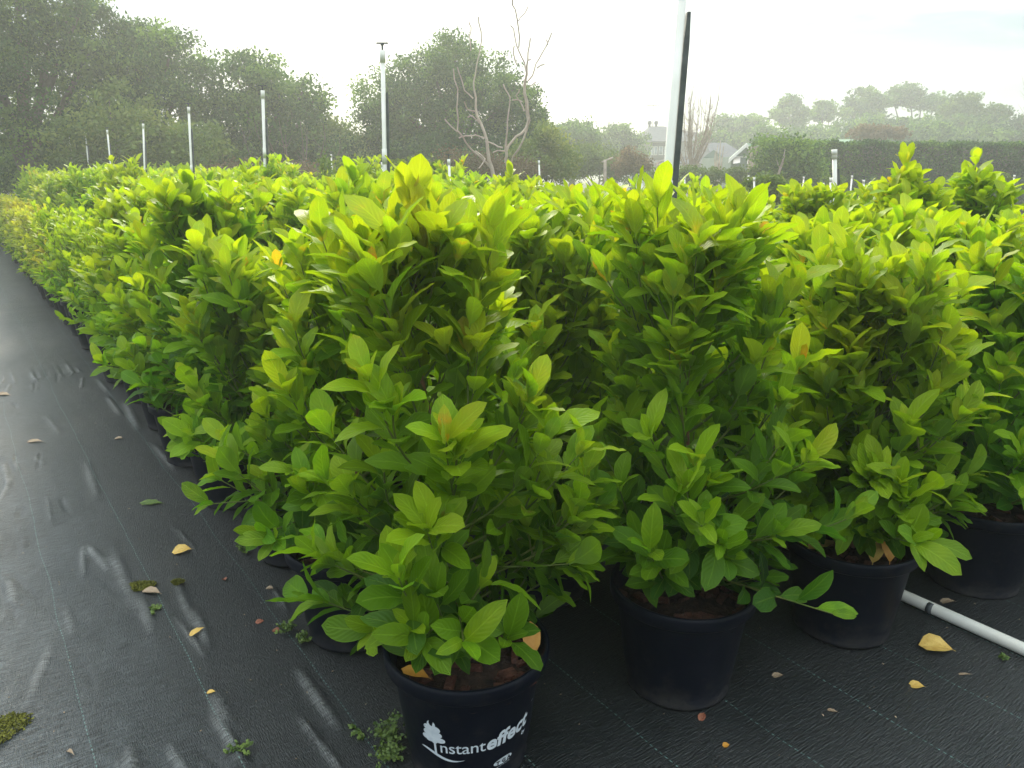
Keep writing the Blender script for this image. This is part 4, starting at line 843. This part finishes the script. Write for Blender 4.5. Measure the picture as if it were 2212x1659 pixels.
tree(40, 'low_shrub_row', 'low dull green growth along the fence line below the house', [plobe(1420+40*k, 378+3*(k % 2), 26, 28, .6, sy=.7) for k in range(6)], 28, 1500, 140, 55, .10, M['pale_leaf'], cat='shrub', trunk_r=.03, clump_r=(.15, .3), tone=(0, .5))
# far tree line beyond the hedge
EG = 'tall gum trees on the skyline'
tree(50, 'gum_tree', 'low wide gum tree on the skyline right of the house', [plobe(1590, 275, 28, 85, 2, sy=.6), plobe(1560, 272, 22, 85, 2, sy=.6), plobe(1625, 268, 22, 85, 2, sy=.6), plobe(1600, 300, 45, 85, 2, sy=.5)], 85, 1595, 110, 55, .4, M['tree_leaf'], group=EG, trunk_r=.25, clump_r=(.5, 1.1))
tree(51, 'gum_tree', 'slender domed gum tree with sky showing through its limbs', [plobe(1707, 226, 20, 88, 1.5, sy=.7), plobe(1690, 245, 18, 88, 1.5, sy=.6), plobe(1728, 246, 16, 88, 1.5, sy=.6), plobe(1710, 268, 26, 88, 1.5, sy=.4)], 88, 1708, 62, 55, .4, M['tree_leaf'], group=EG, trunk_r=.22, clump_r=(.4, .9))
tree(52, 'gum_tree', 'small gum tree between the slender domed one and the tall pair', [plobe(1778, 232, 17, 90, 1.5, sy=.6), plobe(1765, 248, 14, 90, 1.5, sy=.5), plobe(1790, 250, 12, 90, 1.5, sy=.5)], 90, 1776, 45, 55, .4, M['tree_leaf'], group=EG, trunk_r=.2, clump_r=(.4, .9))
tree(53, 'gum_tree', 'left one of the tall pair of gum trees on the skyline', [plobe(1865, 218, 32, 90, 2, sy=.7), plobe(1845, 240, 22, 90, 2, sy=.6), plobe(1890, 225, 24, 90, 2, sy=.6), plobe(1870, 260, 40, 90, 2, sy=.6)], 90, 1868, 120, 55, .42, M['tree_leaf'], group=EG, trunk_r=.3, clump_r=(.5, 1.0))
tree(54, 'gum_tree', 'right one of the tall pair of gum trees, wide umbrella crown', [plobe(1955, 205, 28, 92, 2, sy=.6), plobe(1930, 218, 20, 92, 2, sy=.5), plobe(1990, 222, 26, 92, 2, sy=.4), plobe(2020, 218, 22, 92, 2, sy=.5), plobe(2035, 235, 14, 92, 2, sy=.4)], 92, 1975, 100, 55, .42, M['tree_leaf'], group=EG, trunk_r=.3, clump_r=(.5, 1.0))
tree(55, 'gum_tree', 'feathery tree right of the tall pair on the skyline', [plobe(2085, 225, 28, 80, 2, sy=.7), plobe(2110, 245, 28, 80, 2, sy=.7), plobe(2065, 250, 28, 80, 2), plobe(2145, 250, 26, 80, 2, sy=.6)], 80, 2090, 120, 55, .36, M['pale_leaf'], group=EG, trunk_r=.2, clump_r=(.5, 1.0), tone=(0, .6))
tl = thing('tree_line', 'long hazy belt of bushes behind the clipped hedge', 'trees', at(1900, 372, 75).xy.to_3d())
tb = Vector(tl.location)
lob = [(c-tb, s) for c, s in [plobe(1540+26*k, 306+7*math.sin(k*1.3)-(8 if 12 < k < 20 else 0), 30+5*math.sin(k*2.1), 72+3*math.sin(k), 2.5, sy=.8) for k in range(30)]+[plobe(1800+30*k, 282+6*math.sin(k*1.9), 30, 78, 2.5, sy=.8) for k in range(17)]]
tag(link('crown', crown_mesh(70, lob, 1100, 45, .36, M['tree_leaf'], 'crown', (.4, 1.0), tone=(.1, .9)), tl), kind='stuff')
tree(56, 'olive_shrub', 'brownish bush dome above the hedge, below the gum trees', [plobe(1860, 288, 22, 50, 1.2, sy=.5), plobe(1900, 286, 20, 50, 1.2, sy=.5), plobe(1930, 290, 20, 50, 1.2, sy=.5)], 50, 1895, 70, 50, .2, M['brown_leaf'], cat='shrub', trunk_r=.05, clump_r=(.3, .5), tone=(.2, .8))
hx = np.linspace(45, 128, 30); hy = np.linspace(112, 186, 10)
grid_obj('distant_hill', hx, hy, lambda X, Y: np.clip((X-46)*.30, -1, 9.5)*np.clip((Y-113)/18, 0, 1)+.5*np.sin(X*.35)+.3*np.sin(X*.9), noise_mat('hill_wood', (.03, .05, .02), (.06, .09, .035), .4, .95, .5))
# ------------------------------------------------------------------ house and sheds
def corr_roof(mb, a, b_, c, d, nrib, h=.03):
    """roof sheet a-b (eave) d-c (ridge) with standing ribs"""
    a, b_, c, d = map(Vector, (a, b_, c, d)); nn = (b_-a).cross(d-a).normalized(); V = []; Fc = []
    for i in range(nrib*2+1):
        f = i/(nrib*2); o_ = nn*(h if i % 2 else 0); V += [a.lerp(b_, f)+o_, d.lerp(c, f)+o_]
    Fc = [(2*i, 2*i+2, 2*i+3, 2*i+1) for i in range(nrib*2)]; mb.add(V, Fc)
HDp = 75.0
def hx_(x): return at(x, 372, HDp).x
def hz_(y): return at(1480, y, HDp).z
t = thing('house', 'grey roofed two storey house behind the bare tree, half hidden by the tallest riser', 'house', (hx_(1490), HDp, 0))
ox = hx_(1490)
x0, x1 = hx_(1388)-ox+.6, hx_(1600)-ox-.5; ze = hz_(306); zr = hz_(266); depth = 10
b = MB(); b.box(x0+.3, x1-.3, 0, depth, 0, ze-.05); b.obj('wall', M['wall'], t)
b = MB(); b.box(x0+.2, hx_(1450)-ox, -.06, 0.0, hz_(345), ze-.1); b.obj('dark_cladding', M['dark_wall'], t)
b = MB(); e0, e1 = x0-.6, x1+.4; rx0, rx1 = hx_(1418)-ox, hx_(1450)-ox
b.add([(e0, -.7, ze), (e1, -.7, ze), (e1, depth+.5, ze), (e0, depth+.5, ze), (rx0, depth/2, zr), (rx1, depth/2, zr)], [(0, 1, 5, 4), (1, 2, 5), (2, 3, 4, 5), (3, 0, 4), (0, 3, 2, 1)]); rf = b.obj('roof', M['grey_roof'], t, smooth=False)
for xx in (1418, 1433):
    b = MB(); fx_ = hx_(xx)-ox; b.lathe([(.12, zr-.15), (.12, zr+.15), (.2, zr+.2), (.22, zr+.35), (.14, zr+.5), (.02, zr+.52)], 12, fx_, depth/2); b.obj('roof_vent', M['dark_wall'], rf)
b = MB(); fx_ = hx_(1425)-ox; b.tube([(fx_, depth/2, zr-.1), (fx_, depth/2, zr+1.9)], .03, 6); b.tube([(fx_-.7, depth/2, zr+1.9), (fx_+.7, depth/2, zr+2.0)], .03, 6)
for q in range(5): b.tube([(fx_-.5+.25*q, depth/2-.3, zr+1.93), (fx_-.5+.25*q, depth/2+.3, zr+1.93)], .02, 5)
b.obj('antenna', M['dark_wall'], rf)
for (a_, b2, y0_, y1_) in [(1404, 1409, 335, 316), (1410, 1418, 335, 316), (1420, 1430, 335, 316), (1432, 1444, 335, 316), (1512, 1526, 330, 318)]:
    b = MB(); X0_, X1_ = hx_(a_)-ox, hx_(b2)-ox; b.box(X0_, X1_, -.10, -.065 if a_ < 1450 else -.004, hz_(y0_), hz_(y1_)); wn = b.obj('window', M['trim'], t, smooth=False)
    b = MB(); b.box(X0_+.07, X1_-.07, -.115, -.102, hz_(y0_)+.07, hz_(y1_)-.07); b.obj('pane', M['glass'], wn)
b = MB(); X0_, X1_ = hx_(1452)-ox, hx_(1548)-ox; z0_, z1_ = hz_(352), hz_(338)
b.add([(X0_, -2.6, z0_), (X1_, -2.6, z0_), (X1_-.3, -.01, z1_), (X0_, -.01, z1_), (X0_, -2.6, z0_-.12), (X1_, -2.6, z0_-.12), (X1_-.3, -.01, z0_-.12), (X0_, -.01, z0_-.12)], [(0, 1, 2, 3), (7, 6, 5, 4), (0, 4, 5, 1), (1, 5, 6, 2), (0, 3, 7, 4)]); b.obj('verandah_roof', M['grey_roof'], t, smooth=False)
for q in range(4):
    b = MB(); b.tube([(X0_+.1+q*(X1_-X0_-.5)/3, -2.45, 0), (X0_+.1+q*(X1_-X0_-.5)/3, -2.45, z0_-.12)], .06, 6); b.obj('verandah_post', M['trim'], t)
# annexe with pale roof
D2 = 62.0; t = thing('annexe', 'low building with a plain pale grey roof between house and green shed', 'building', (at(1580, 372, D2).x, D2, 0)); ox2 = t.location.x
fX = lambda x: at(x, 372, D2).x-ox2
fZ = lambda y: at(1580, y, D2).z
b = MB(); b.box(fX(1552), fX(1625), .3, 6, 0, fZ(352)-.02); b.obj('wall', M['wall'], t)
b = MB(); b.add([(fX(1545), 0, fZ(351)), (fX(1632), 0, fZ(349)), (fX(1600), 5, fZ(303)), (fX(1552), 5, fZ(303)), (fX(1545), 9, fZ(351)), (fX(1632), 9, fZ(349))], [(0, 1, 2, 3), (3, 2, 5, 4), (1, 5, 2), (0, 3, 4)]); b.obj('roof', M['grey_roof'], t, smooth=False)
# green shed
D3 = 46.0; t = thing('garden_shed', 'green corrugated shed with white gable trim and propped awnings', 'shed', (at(1605, 372, D3).x, D3, 0)); ox3 = t.location.x
fX = lambda x: at(x, 372, D3).x-ox3
fZ = lambda y: at(1605, y, D3).z
xl, xr, xm = fX(1577), fX(1634), fX(1604); zl, zm = fZ(338), fZ(312)
b = MB(); b.add([(xl, 0, 0), (xr, 0, 0), (xr, 0, zl), (xm, 0, zm-.1), (xl, 0, zl), (xl, 7, 0), (xr, 7, 0), (xr, 7, zl), (xm, 7, zm-.1), (xl, 7, zl)], [(0, 1, 2, 3, 4), (9, 8, 7, 6, 5), (1, 6, 7, 2), (5, 0, 4, 9)]); b.obj('wall', M['shed_wall'], t, smooth=False)
for q in range(9):
    b = MB(); xx = xl+.12+q*(xr-xl-.24)/8; zt = zl+(zm-zl)*(1-abs(xx-xm)/(max(xr-xm, xm-xl)))-.15; b.box(xx-.02, xx+.02, -.03, -.002, .02, zt); b.obj('wall_batten', M['shed_wall'], t, smooth=False)
b = MB(); corr_roof(b, (xr+.2, -.3, zl-.12), (xr+.2+3.2, 7.3, zl-.12), (xm+3.2, 7.3, zm+.05), (xm, -.3, zm+.05), 14, .05); b.obj('roof', M['shed_roof'], t, smooth=False)
b = MB(); corr_roof(b, (xm, -.3, zm+.04), (xm+3.2, 7.3, zm+.04), (xl-.2+3.2, 7.3, zl-.12), (xl-.2, -.3, zl-.12), 14, .05); b.obj('roof', M['shed_roof'], t, smooth=False)
for (p, q_) in (((xl-.22, zl-.14), (xm, zm+.06)), ((xm, zm+.06), (xr+.22, zl-.14))):
    b = MB(); b.add([(p[0], -.36, p[1]), (q_[0], -.36, q_[1]), (q_[0], -.36, q_[1]-.22), (p[0], -.36, p[1]-.22), (p[0], -.31, p[1]), (q_[0], -.31, q_[1]), (q_[0], -.31, q_[1]-.22), (p[0], -.31, p[1]-.22)], [(0, 3, 2, 1), (4, 5, 6, 7), (0, 1, 5, 4), (3, 7, 6, 2)]); b.obj('gable_trim', M['trim'], t, smooth=False)
b = MB(); b.box(xl+.1, xr-.1, -.05, -.032, fZ(340), fZ(338)); b.obj('fascia', M['trim'], t, smooth=False)
for xx in (1582, 1612):
    b = MB(); X_ = fX(xx); b.add([(X_, -.06, fZ(341)), (X_+.38, -.06, fZ(339)), (X_+.22, -.6, fZ(352)), (X_-.16, -.6, fZ(354))], [(0, 1, 2, 3)]); b.add([(X_, -.09, fZ(341)), (X_+.38, -.09, fZ(339)), (X_+.22, -.63, fZ(352)), (X_-.16, -.63, fZ(354))], [(3, 2, 1, 0)]); b.obj('awning', M['awning'], t, smooth=False)
# small white wall with brown roof left of house
D4 = 36.0; t = thing('small_hut', 'small white walled hut with brown roof, left of the tallest riser', 'hut', (at(1365, 372, D4).x, D4, 0)); ox4 = t.location.x
fX = lambda x: at(x, 372, D4).x-ox4
fZ = lambda y: at(1365, y, D4).z
b = MB(); b.box(fX(1352), fX(1400), 0, 2.5, 0, fZ(352)); b.obj('wall', M['trim'], t, smooth=False)
b = MB(); b.add([(fX(1345), -.3, fZ(354)), (fX(1405), -.3, fZ(354)), (fX(1405), 1.2, fZ(342)), (fX(1345), 1.2, fZ(342)), (fX(1345), 2.8, fZ(354)), (fX(1405), 2.8, fZ(354))], [(0, 1, 2, 3), (3, 2, 5, 4)]); b.obj('roof', M['rock'], t, smooth=False)
b = MB(); b.box(fX(1366), fX(1374), -.03, -.002, 0, fZ(362)); b.obj('door', M['shed_wall'], t, smooth=False)
# distant roof beyond the hedge
D5 = 60.0; t = thing('distant_roof_building', 'pale green roof peeping over the hedge top', 'building', (at(1830, 372, D5).x, D5, 0)); ox5 = t.location.x
fX = lambda x: at(x, 372, D5).x-ox5
fZ = lambda y: at(1830, y, D5).z
b = MB(); b.box(fX(1795), fX(1865), .2, 4, 0, fZ(311)); b.obj('wall', M['shed_wall'], t, smooth=False)
b = MB(); b.add([(fX(1785), 0, fZ(311)), (fX(1875), 0, fZ(311)), (fX(1862), 2.2, fZ(298)), (fX(1790), 2.2, fZ(299)), (fX(1785), 4.4, fZ(311)), (fX(1875), 4.4, fZ(311))], [(0, 1, 2, 3), (3, 2, 5, 4), (1, 5, 2)]); b.obj('roof', M['shed_roof'], t, smooth=False)
# fence posts left of house
for q, (x, y, D, lb) in enumerate([(1307, 345, 30, 'weathered grey post with crooked top left of the hut'), (1420, 350, 30, 'weathered thin post in front of the house wall')]):
    c = at(x, y, D); t = thing('wooden_post', lb, 'post', (c.x, c.y, 0), 0, 'weathered posts'); b = MB(); b.tube([(0, 0, 0), (.02, 0, c.z*.6), (0, 0, c.z)], .06, 7); b.obj('shaft', M['dead'], t)
    b = MB(); b.tube([(-.12, 0, c.z-.08), (.3, 0, c.z+.08)], .03, 6); b.obj('crosspiece', M['dead'], t)
# logs and mound on the open soil
for q, (x, y, rx, D, lb) in enumerate([(1612, 440, 18, 14, 'reddish brown mound of soil between the rear shrubs'), (1712, 420, 14, 17, 'pale stone or log heap before the hedge')]):
    c = on_ground(x, y) if False else at(x, 372, D); s = rx/F*D; r = np.random.default_rng(q); V = []; Fc = []
    for k in range(6):
        for j in range(14):
            a = 2*math.pi*j/14; f = k/5; V.append((s*2*(1-f*.9)*math.cos(a)*r.uniform(.85, 1.1), s*(1-f*.9)*math.sin(a)*r.uniform(.85, 1.1), .02+.45*(f**.7)*r.uniform(.85, 1.1)))
    Fc = [(k*14+j, k*14+(j+1) % 14, (k+1)*14+(j+1) % 14, (k+1)*14+j) for k in range(5) for j in range(14)]+[tuple(range(70, 84))]
    o = link('soil_mound' if q == 0 else 'stone_heap', mesh('mound', V, Fc, M['soil'] if q == 0 else M['rock'], smooth=False), None, (c.x, c.y, 0)); tag(o, lb, 'mound' if q == 0 else 'stones')
# low crops on the open beds, countless seedlings
lobs = []
r_ = random.Random(5)
for row in range(5):
    for k in range(46):
        lobs.append((Vector((3.2+k*.55+r_.uniform(-.1, .1), 11.2+row*2.0+r_.uniform(-.15, .15), .14)), (.26, .22, .16)))
tag(link('seedling_rows', crown_mesh(80, lobs, 900, 22, .07, M['pale_leaf'], 'seedling_rows', (.08, .2), tone=(.0, .7))), kind='stuff')
tag(link('grass_verge', crown_mesh(81, [(Vector((-7.6-k*.62, 8.5+k*1.0, .12)), (.7, .9, .22)) for k in range(16)], 260, 30, .09, M['pale_leaf'], 'grass_verge', (.1, .3), tone=(.1, .8))), kind='stuff')
# ------------------------------------------------------------------ small things on the mat
def curled(size, fold, curl, mat, name='fallen_leaf', width=.30):
    V, U, Fc = leaf_arrays(6, 2, width, fold, curl, .02, .3, 1, .03); return mesh(name, V*size, Fc, mat, uv=U)
def matz(x, y):
    n_, s_ = x*NH.x+y*NH.y, x*CH.x+y*CH.y; return float(mat_z(np.array([n_]), np.array([s_]))[0])+.004
def litter(px, py, size, mat, label, rz, fold=.5, curl=.3, tilt=0., width=.3):
    fold *= .6; curl *= .6; size *= .9
    p = on_ground(px, py); o = link('fallen_leaf', curled(size, fold, curl, mat, width=width), None, (p.x, p.y, matz(p.x, p.y)+.002+curl*size*.45), (tilt, 0, rz)); tag(o, label, 'fallen leaf', 'fallen leaves on the mat'); return o
litter(413, 1192, .085, M['fallen'], 'folded yellow leaf on the mat beside the path pots', 1.9, .7, .3, .1, .42)
litter(440, 1366, .06, M['fallen'], 'curled narrow yellow leaf on a stitched line', 2.4, .8, .35, 0, .22)
litter(345, 1288, .09, M['tan'], 'dry brown crumpled leaf right of the moss patch', 1.3, 1., .3, .1, .22)
litter(350, 1092, .13, M['weed'], 'withered green leaf lying on the path mat', 1.5, .5, .1, 0, .2)
litter(487, 1257, .035, M['rust'], 'small reddish curled leaf on the mat', .6, .8, .4)
litter(590, 1277, .04, M['tan'], 'small tan leaf near the edge of the left pots', 1.2, .8, .3)
litter(570, 1343, .035, M['rust'], 'dark red leaf bit beside the long crease', 1.8, .4, .2, 0, .4)
litter(600, 1366, .035, M['rust'], 'second dark red leaf bit beside the weeds', .8, .4, .2, 0, .4)
litter(465, 1500, .03, M['fallen'], 'tiny yellow leaf low on the left mat', 1.6, .5, .3)
litter(265, 950, .07, M['tan'], 'tan leaf far up the path mat', 1.4, .5, .3, 0, .3)
litter(90, 957, .12, M['tan'], 'dry twiggy leaf at the left of the path', 1.5, .6, .2, 0, .2)
litter(20, 855, .15, M['tan'], 'dark leaf scrap at the left photo edge', 1.3, .6, .1, 0, .2)
litter(2055, 1412, .115, M['fallen'], 'large curled yellow leaf on the right mat, dry edge towards the camera', 1.35, .9, .35, .2, .40)
litter(1995, 1486, .05, M['fallen'], 'small pale yellow leaf below the large one', 1.2, .5, .3, 0, .38)
litter(2018, 1384, .035, M['fallen'], 'tiny yellow leaf above the large one', 1.5, .5, .3, 0, .3)
litter(2060, 1307, .06, M['tan'], 'tan leaf lying against the white pipe', 1.4, .8, .5, 0, .25)
litter(2095, 1462, .045, M['tan'], 'thin curled tan leaf right of the small pale one', 1.3, .3, .5, 0, .12)
litter(1520, 1545, .04, M['rust'], 'orange brown leaf at the foot of the second front pot', 2.6, .7, .3)
litter(1690, 1462, .04, M['tan'], 'tiny tan leaf between the second and third front pots', 1.6, .6, .3)
litter(1575, 1612, .022, M['orange'], 'round orange leaf bit at the bottom of the mat', 1.6, .4, .3, 0, .45)
litter(1808, 1540, .035, M['tan'], 'thin dry leaf on the mat above the bottom edge', 1., .6, .3, 0, .2)
litter(2205, 1240, .06, M['orange'], 'orange leaf on the mat at the right edge', 1.2, .6, .3)
litter(160, 1640, .06, M['tan'], 'dry curled twig leaf at the bottom left', .9, .8, .6, 0, .1)
# leaves lying on the mix of pots
def on_pot(px, py, size, mat, label, rz, tilt=.3, zz=PH-.03, fold=.3):
    p = on_ground(px, py, zz); o = link('fallen_leaf', curled(size, fold, .15, mat, width=.27), None, (p.x, p.y, zz+.004), (tilt, .1, rz)); tag(o, label, 'fallen leaf', 'fallen leaves on the potting mix')
on_pot(925, 1466, .075, M['orange'], 'orange brown leaf on the mix of the lettered pot', 1.35)
on_pot(1150, 1420, .09, M['orange'], 'upright brown leaf leaning in the right of the lettered pot', .3, 1.1)
on_pot(1745, 1188, .11, M['fallen'], 'tan yellow leaf on the left rim side of the third front pot', -1.2, .25)
on_pot(1885, 1218, .09, M['fallen'], 'brownish yellow leaf lying under another in the third front pot', -.5, .7)
on_pot(1922, 1215, .11, M['orange'], 'upright golden leaf in the third front pot', .1, 1.2)
on_pot(2130, 1108, .07, M['fallen'], 'yellow leaf on the mix of the rightmost pot', 1.4, .2)
# moss patches and weeds
def moss(px, py, rx, ry, label):
    c = on_ground(px, py); r = np.random.default_rng(int(px)); n = 900; a = r.random(n)*6.28; q = np.sqrt(r.random(n))*(1+.2*np.sin(3*a))
    P = np.stack([q*rx*np.cos(a), q*ry*np.sin(a), .003+.008*(1-q**2).clip(0)*r.random(n)], -1); d = r.normal(size=(n, 3)); d[:, 2] = np.abs(d[:, 2]); d /= np.linalg.norm(d, axis=1)[:, None]
    e_ = r.normal(size=(n, 3)); e_ /= np.linalg.norm(e_, axis=1)[:, None]
    V = np.stack([P-e_*.004, P+e_*.004, P+d*.011], 1).reshape(-1, 3)
    o = link('moss_patch', mesh('moss_patch', V, np.arange(3*n).reshape(n, 3), M['moss'], smooth=False), None, (c.x, c.y, matz(c.x, c.y))); tag(o, label, 'moss patch', 'moss patches')
moss(307, 1271, .045, .035, 'round olive moss patch beside the dry leaf'); moss(8, 1590, .05, .09, 'moss patch cut by the left edge near the bottom'); moss(385, 1265, .02, .015, 'faint little moss spot on the left mat')
def weed(px, py, size, n, label, name='weed_tuft', flat=False):
    c = on_ground(px, py); r = random.Random(int(px*7+py)); b = MB(); lf_ = []
    for _ in range(n):
        a = r.uniform(0, 6.28); el = r.uniform(.1, .5) if flat else r.uniform(.4, 1.3); ln = size*r.uniform(.5, 1)
        d = Vector((math.cos(a)*math.cos(el), math.sin(a)*math.cos(el), math.sin(el))); pts = [Vector((0, 0, .003))+d*ln*f+Vector((0, 0, -.2*ln*f*f)) for f in (0, .4, .75, 1)]
        b.tube(pts, [.0012, .001, .0008, .0006], 4, cap=False)
        for p in pts[1:]:
            for _k in range(3):
                s = r.uniform(.004, .009); o_ = p+Vector((r.uniform(-1, 1), r.uniform(-1, 1), r.uniform(-.4, .8)))*size*.12
                e_ = Vector((r.uniform(-1, 1), r.uniform(-1, 1), r.uniform(-.3, .6))).normalized()*s; f_ = e_.orthogonal().normalized()*s*.6
                b.add([o_-e_, o_+f_, o_+e_, o_-f_], [(0, 1, 2, 3)])
    o = link(name, b.data(name, M['weed'], smooth=False), None, (c.x, c.y, matz(c.x, c.y))); tag(o, label, 'weed' if name == 'weed_tuft' else 'flower sprig', 'weeds at the pots' if name == 'weed_tuft' else 'dropped sprigs'); return o
weed(845, 1600, .085, 26, 'bright tiny-leaved weed at the left foot of the lettered pot'); weed(842, 1640, .07, 22, 'weed at the bottom edge beside the lettered pot')
weed(525, 1195, .05, 14, 'grey green weed tuft by the third path pot'); weed(440, 1070, .04, 10, 'small weed tuft by the fourth path pot'); weed(620, 1365, .05, 14, 'weed tuft by the second path pot, upper'); weed(655, 1385, .05, 14, 'weed tuft by the second path pot, lower')
weed(1905, 1372, .035, 10, 'little weed at the right foot of the third front pot'); weed(1812, 1396, .02, 6, 'tiny weed bits at the foot of the third front pot')
weed(775, 1580, .045, 8, 'green flower sprig dropped on the mat left of the lettered pot', 'flower_sprig', True); weed(518, 1628, .045, 8, 'yellow green sprig at the bottom of the left mat', 'flower_sprig', True); weed(330, 1326, .035, 7, 'small green sprig below the moss patch', 'flower_sprig', True)
weed(2170, 1430, .03, 8, 'grey weed clump right of the large yellow leaf')
b = MB(); r = random.Random(4)                      # countless crumbs of leaf and bark
for _ in range(1500):
    n_ = r.uniform(-2.6, 4.2); s_ = r.uniform(-.2, 7); p = ns(n_, s_); z = matz(p.x, p.y)+.001; s = r.uniform(.0015, .005); a = r.uniform(0, 6.28)
    e1 = Vector((math.cos(a), math.sin(a), r.uniform(0, .5)))*s; e2 = Vector((-math.sin(a), math.cos(a), r.uniform(0, .6)))*s*.6; c = Vector((p.x, p.y, z))
    b.add([c-e1, c+e2, c+e1, c-e2+Vector((0, 0, s*.4))], [(0, 1, 2, 3)])
tag(b.obj('leaf_crumbs', M['tan'], smooth=False), kind='stuff')
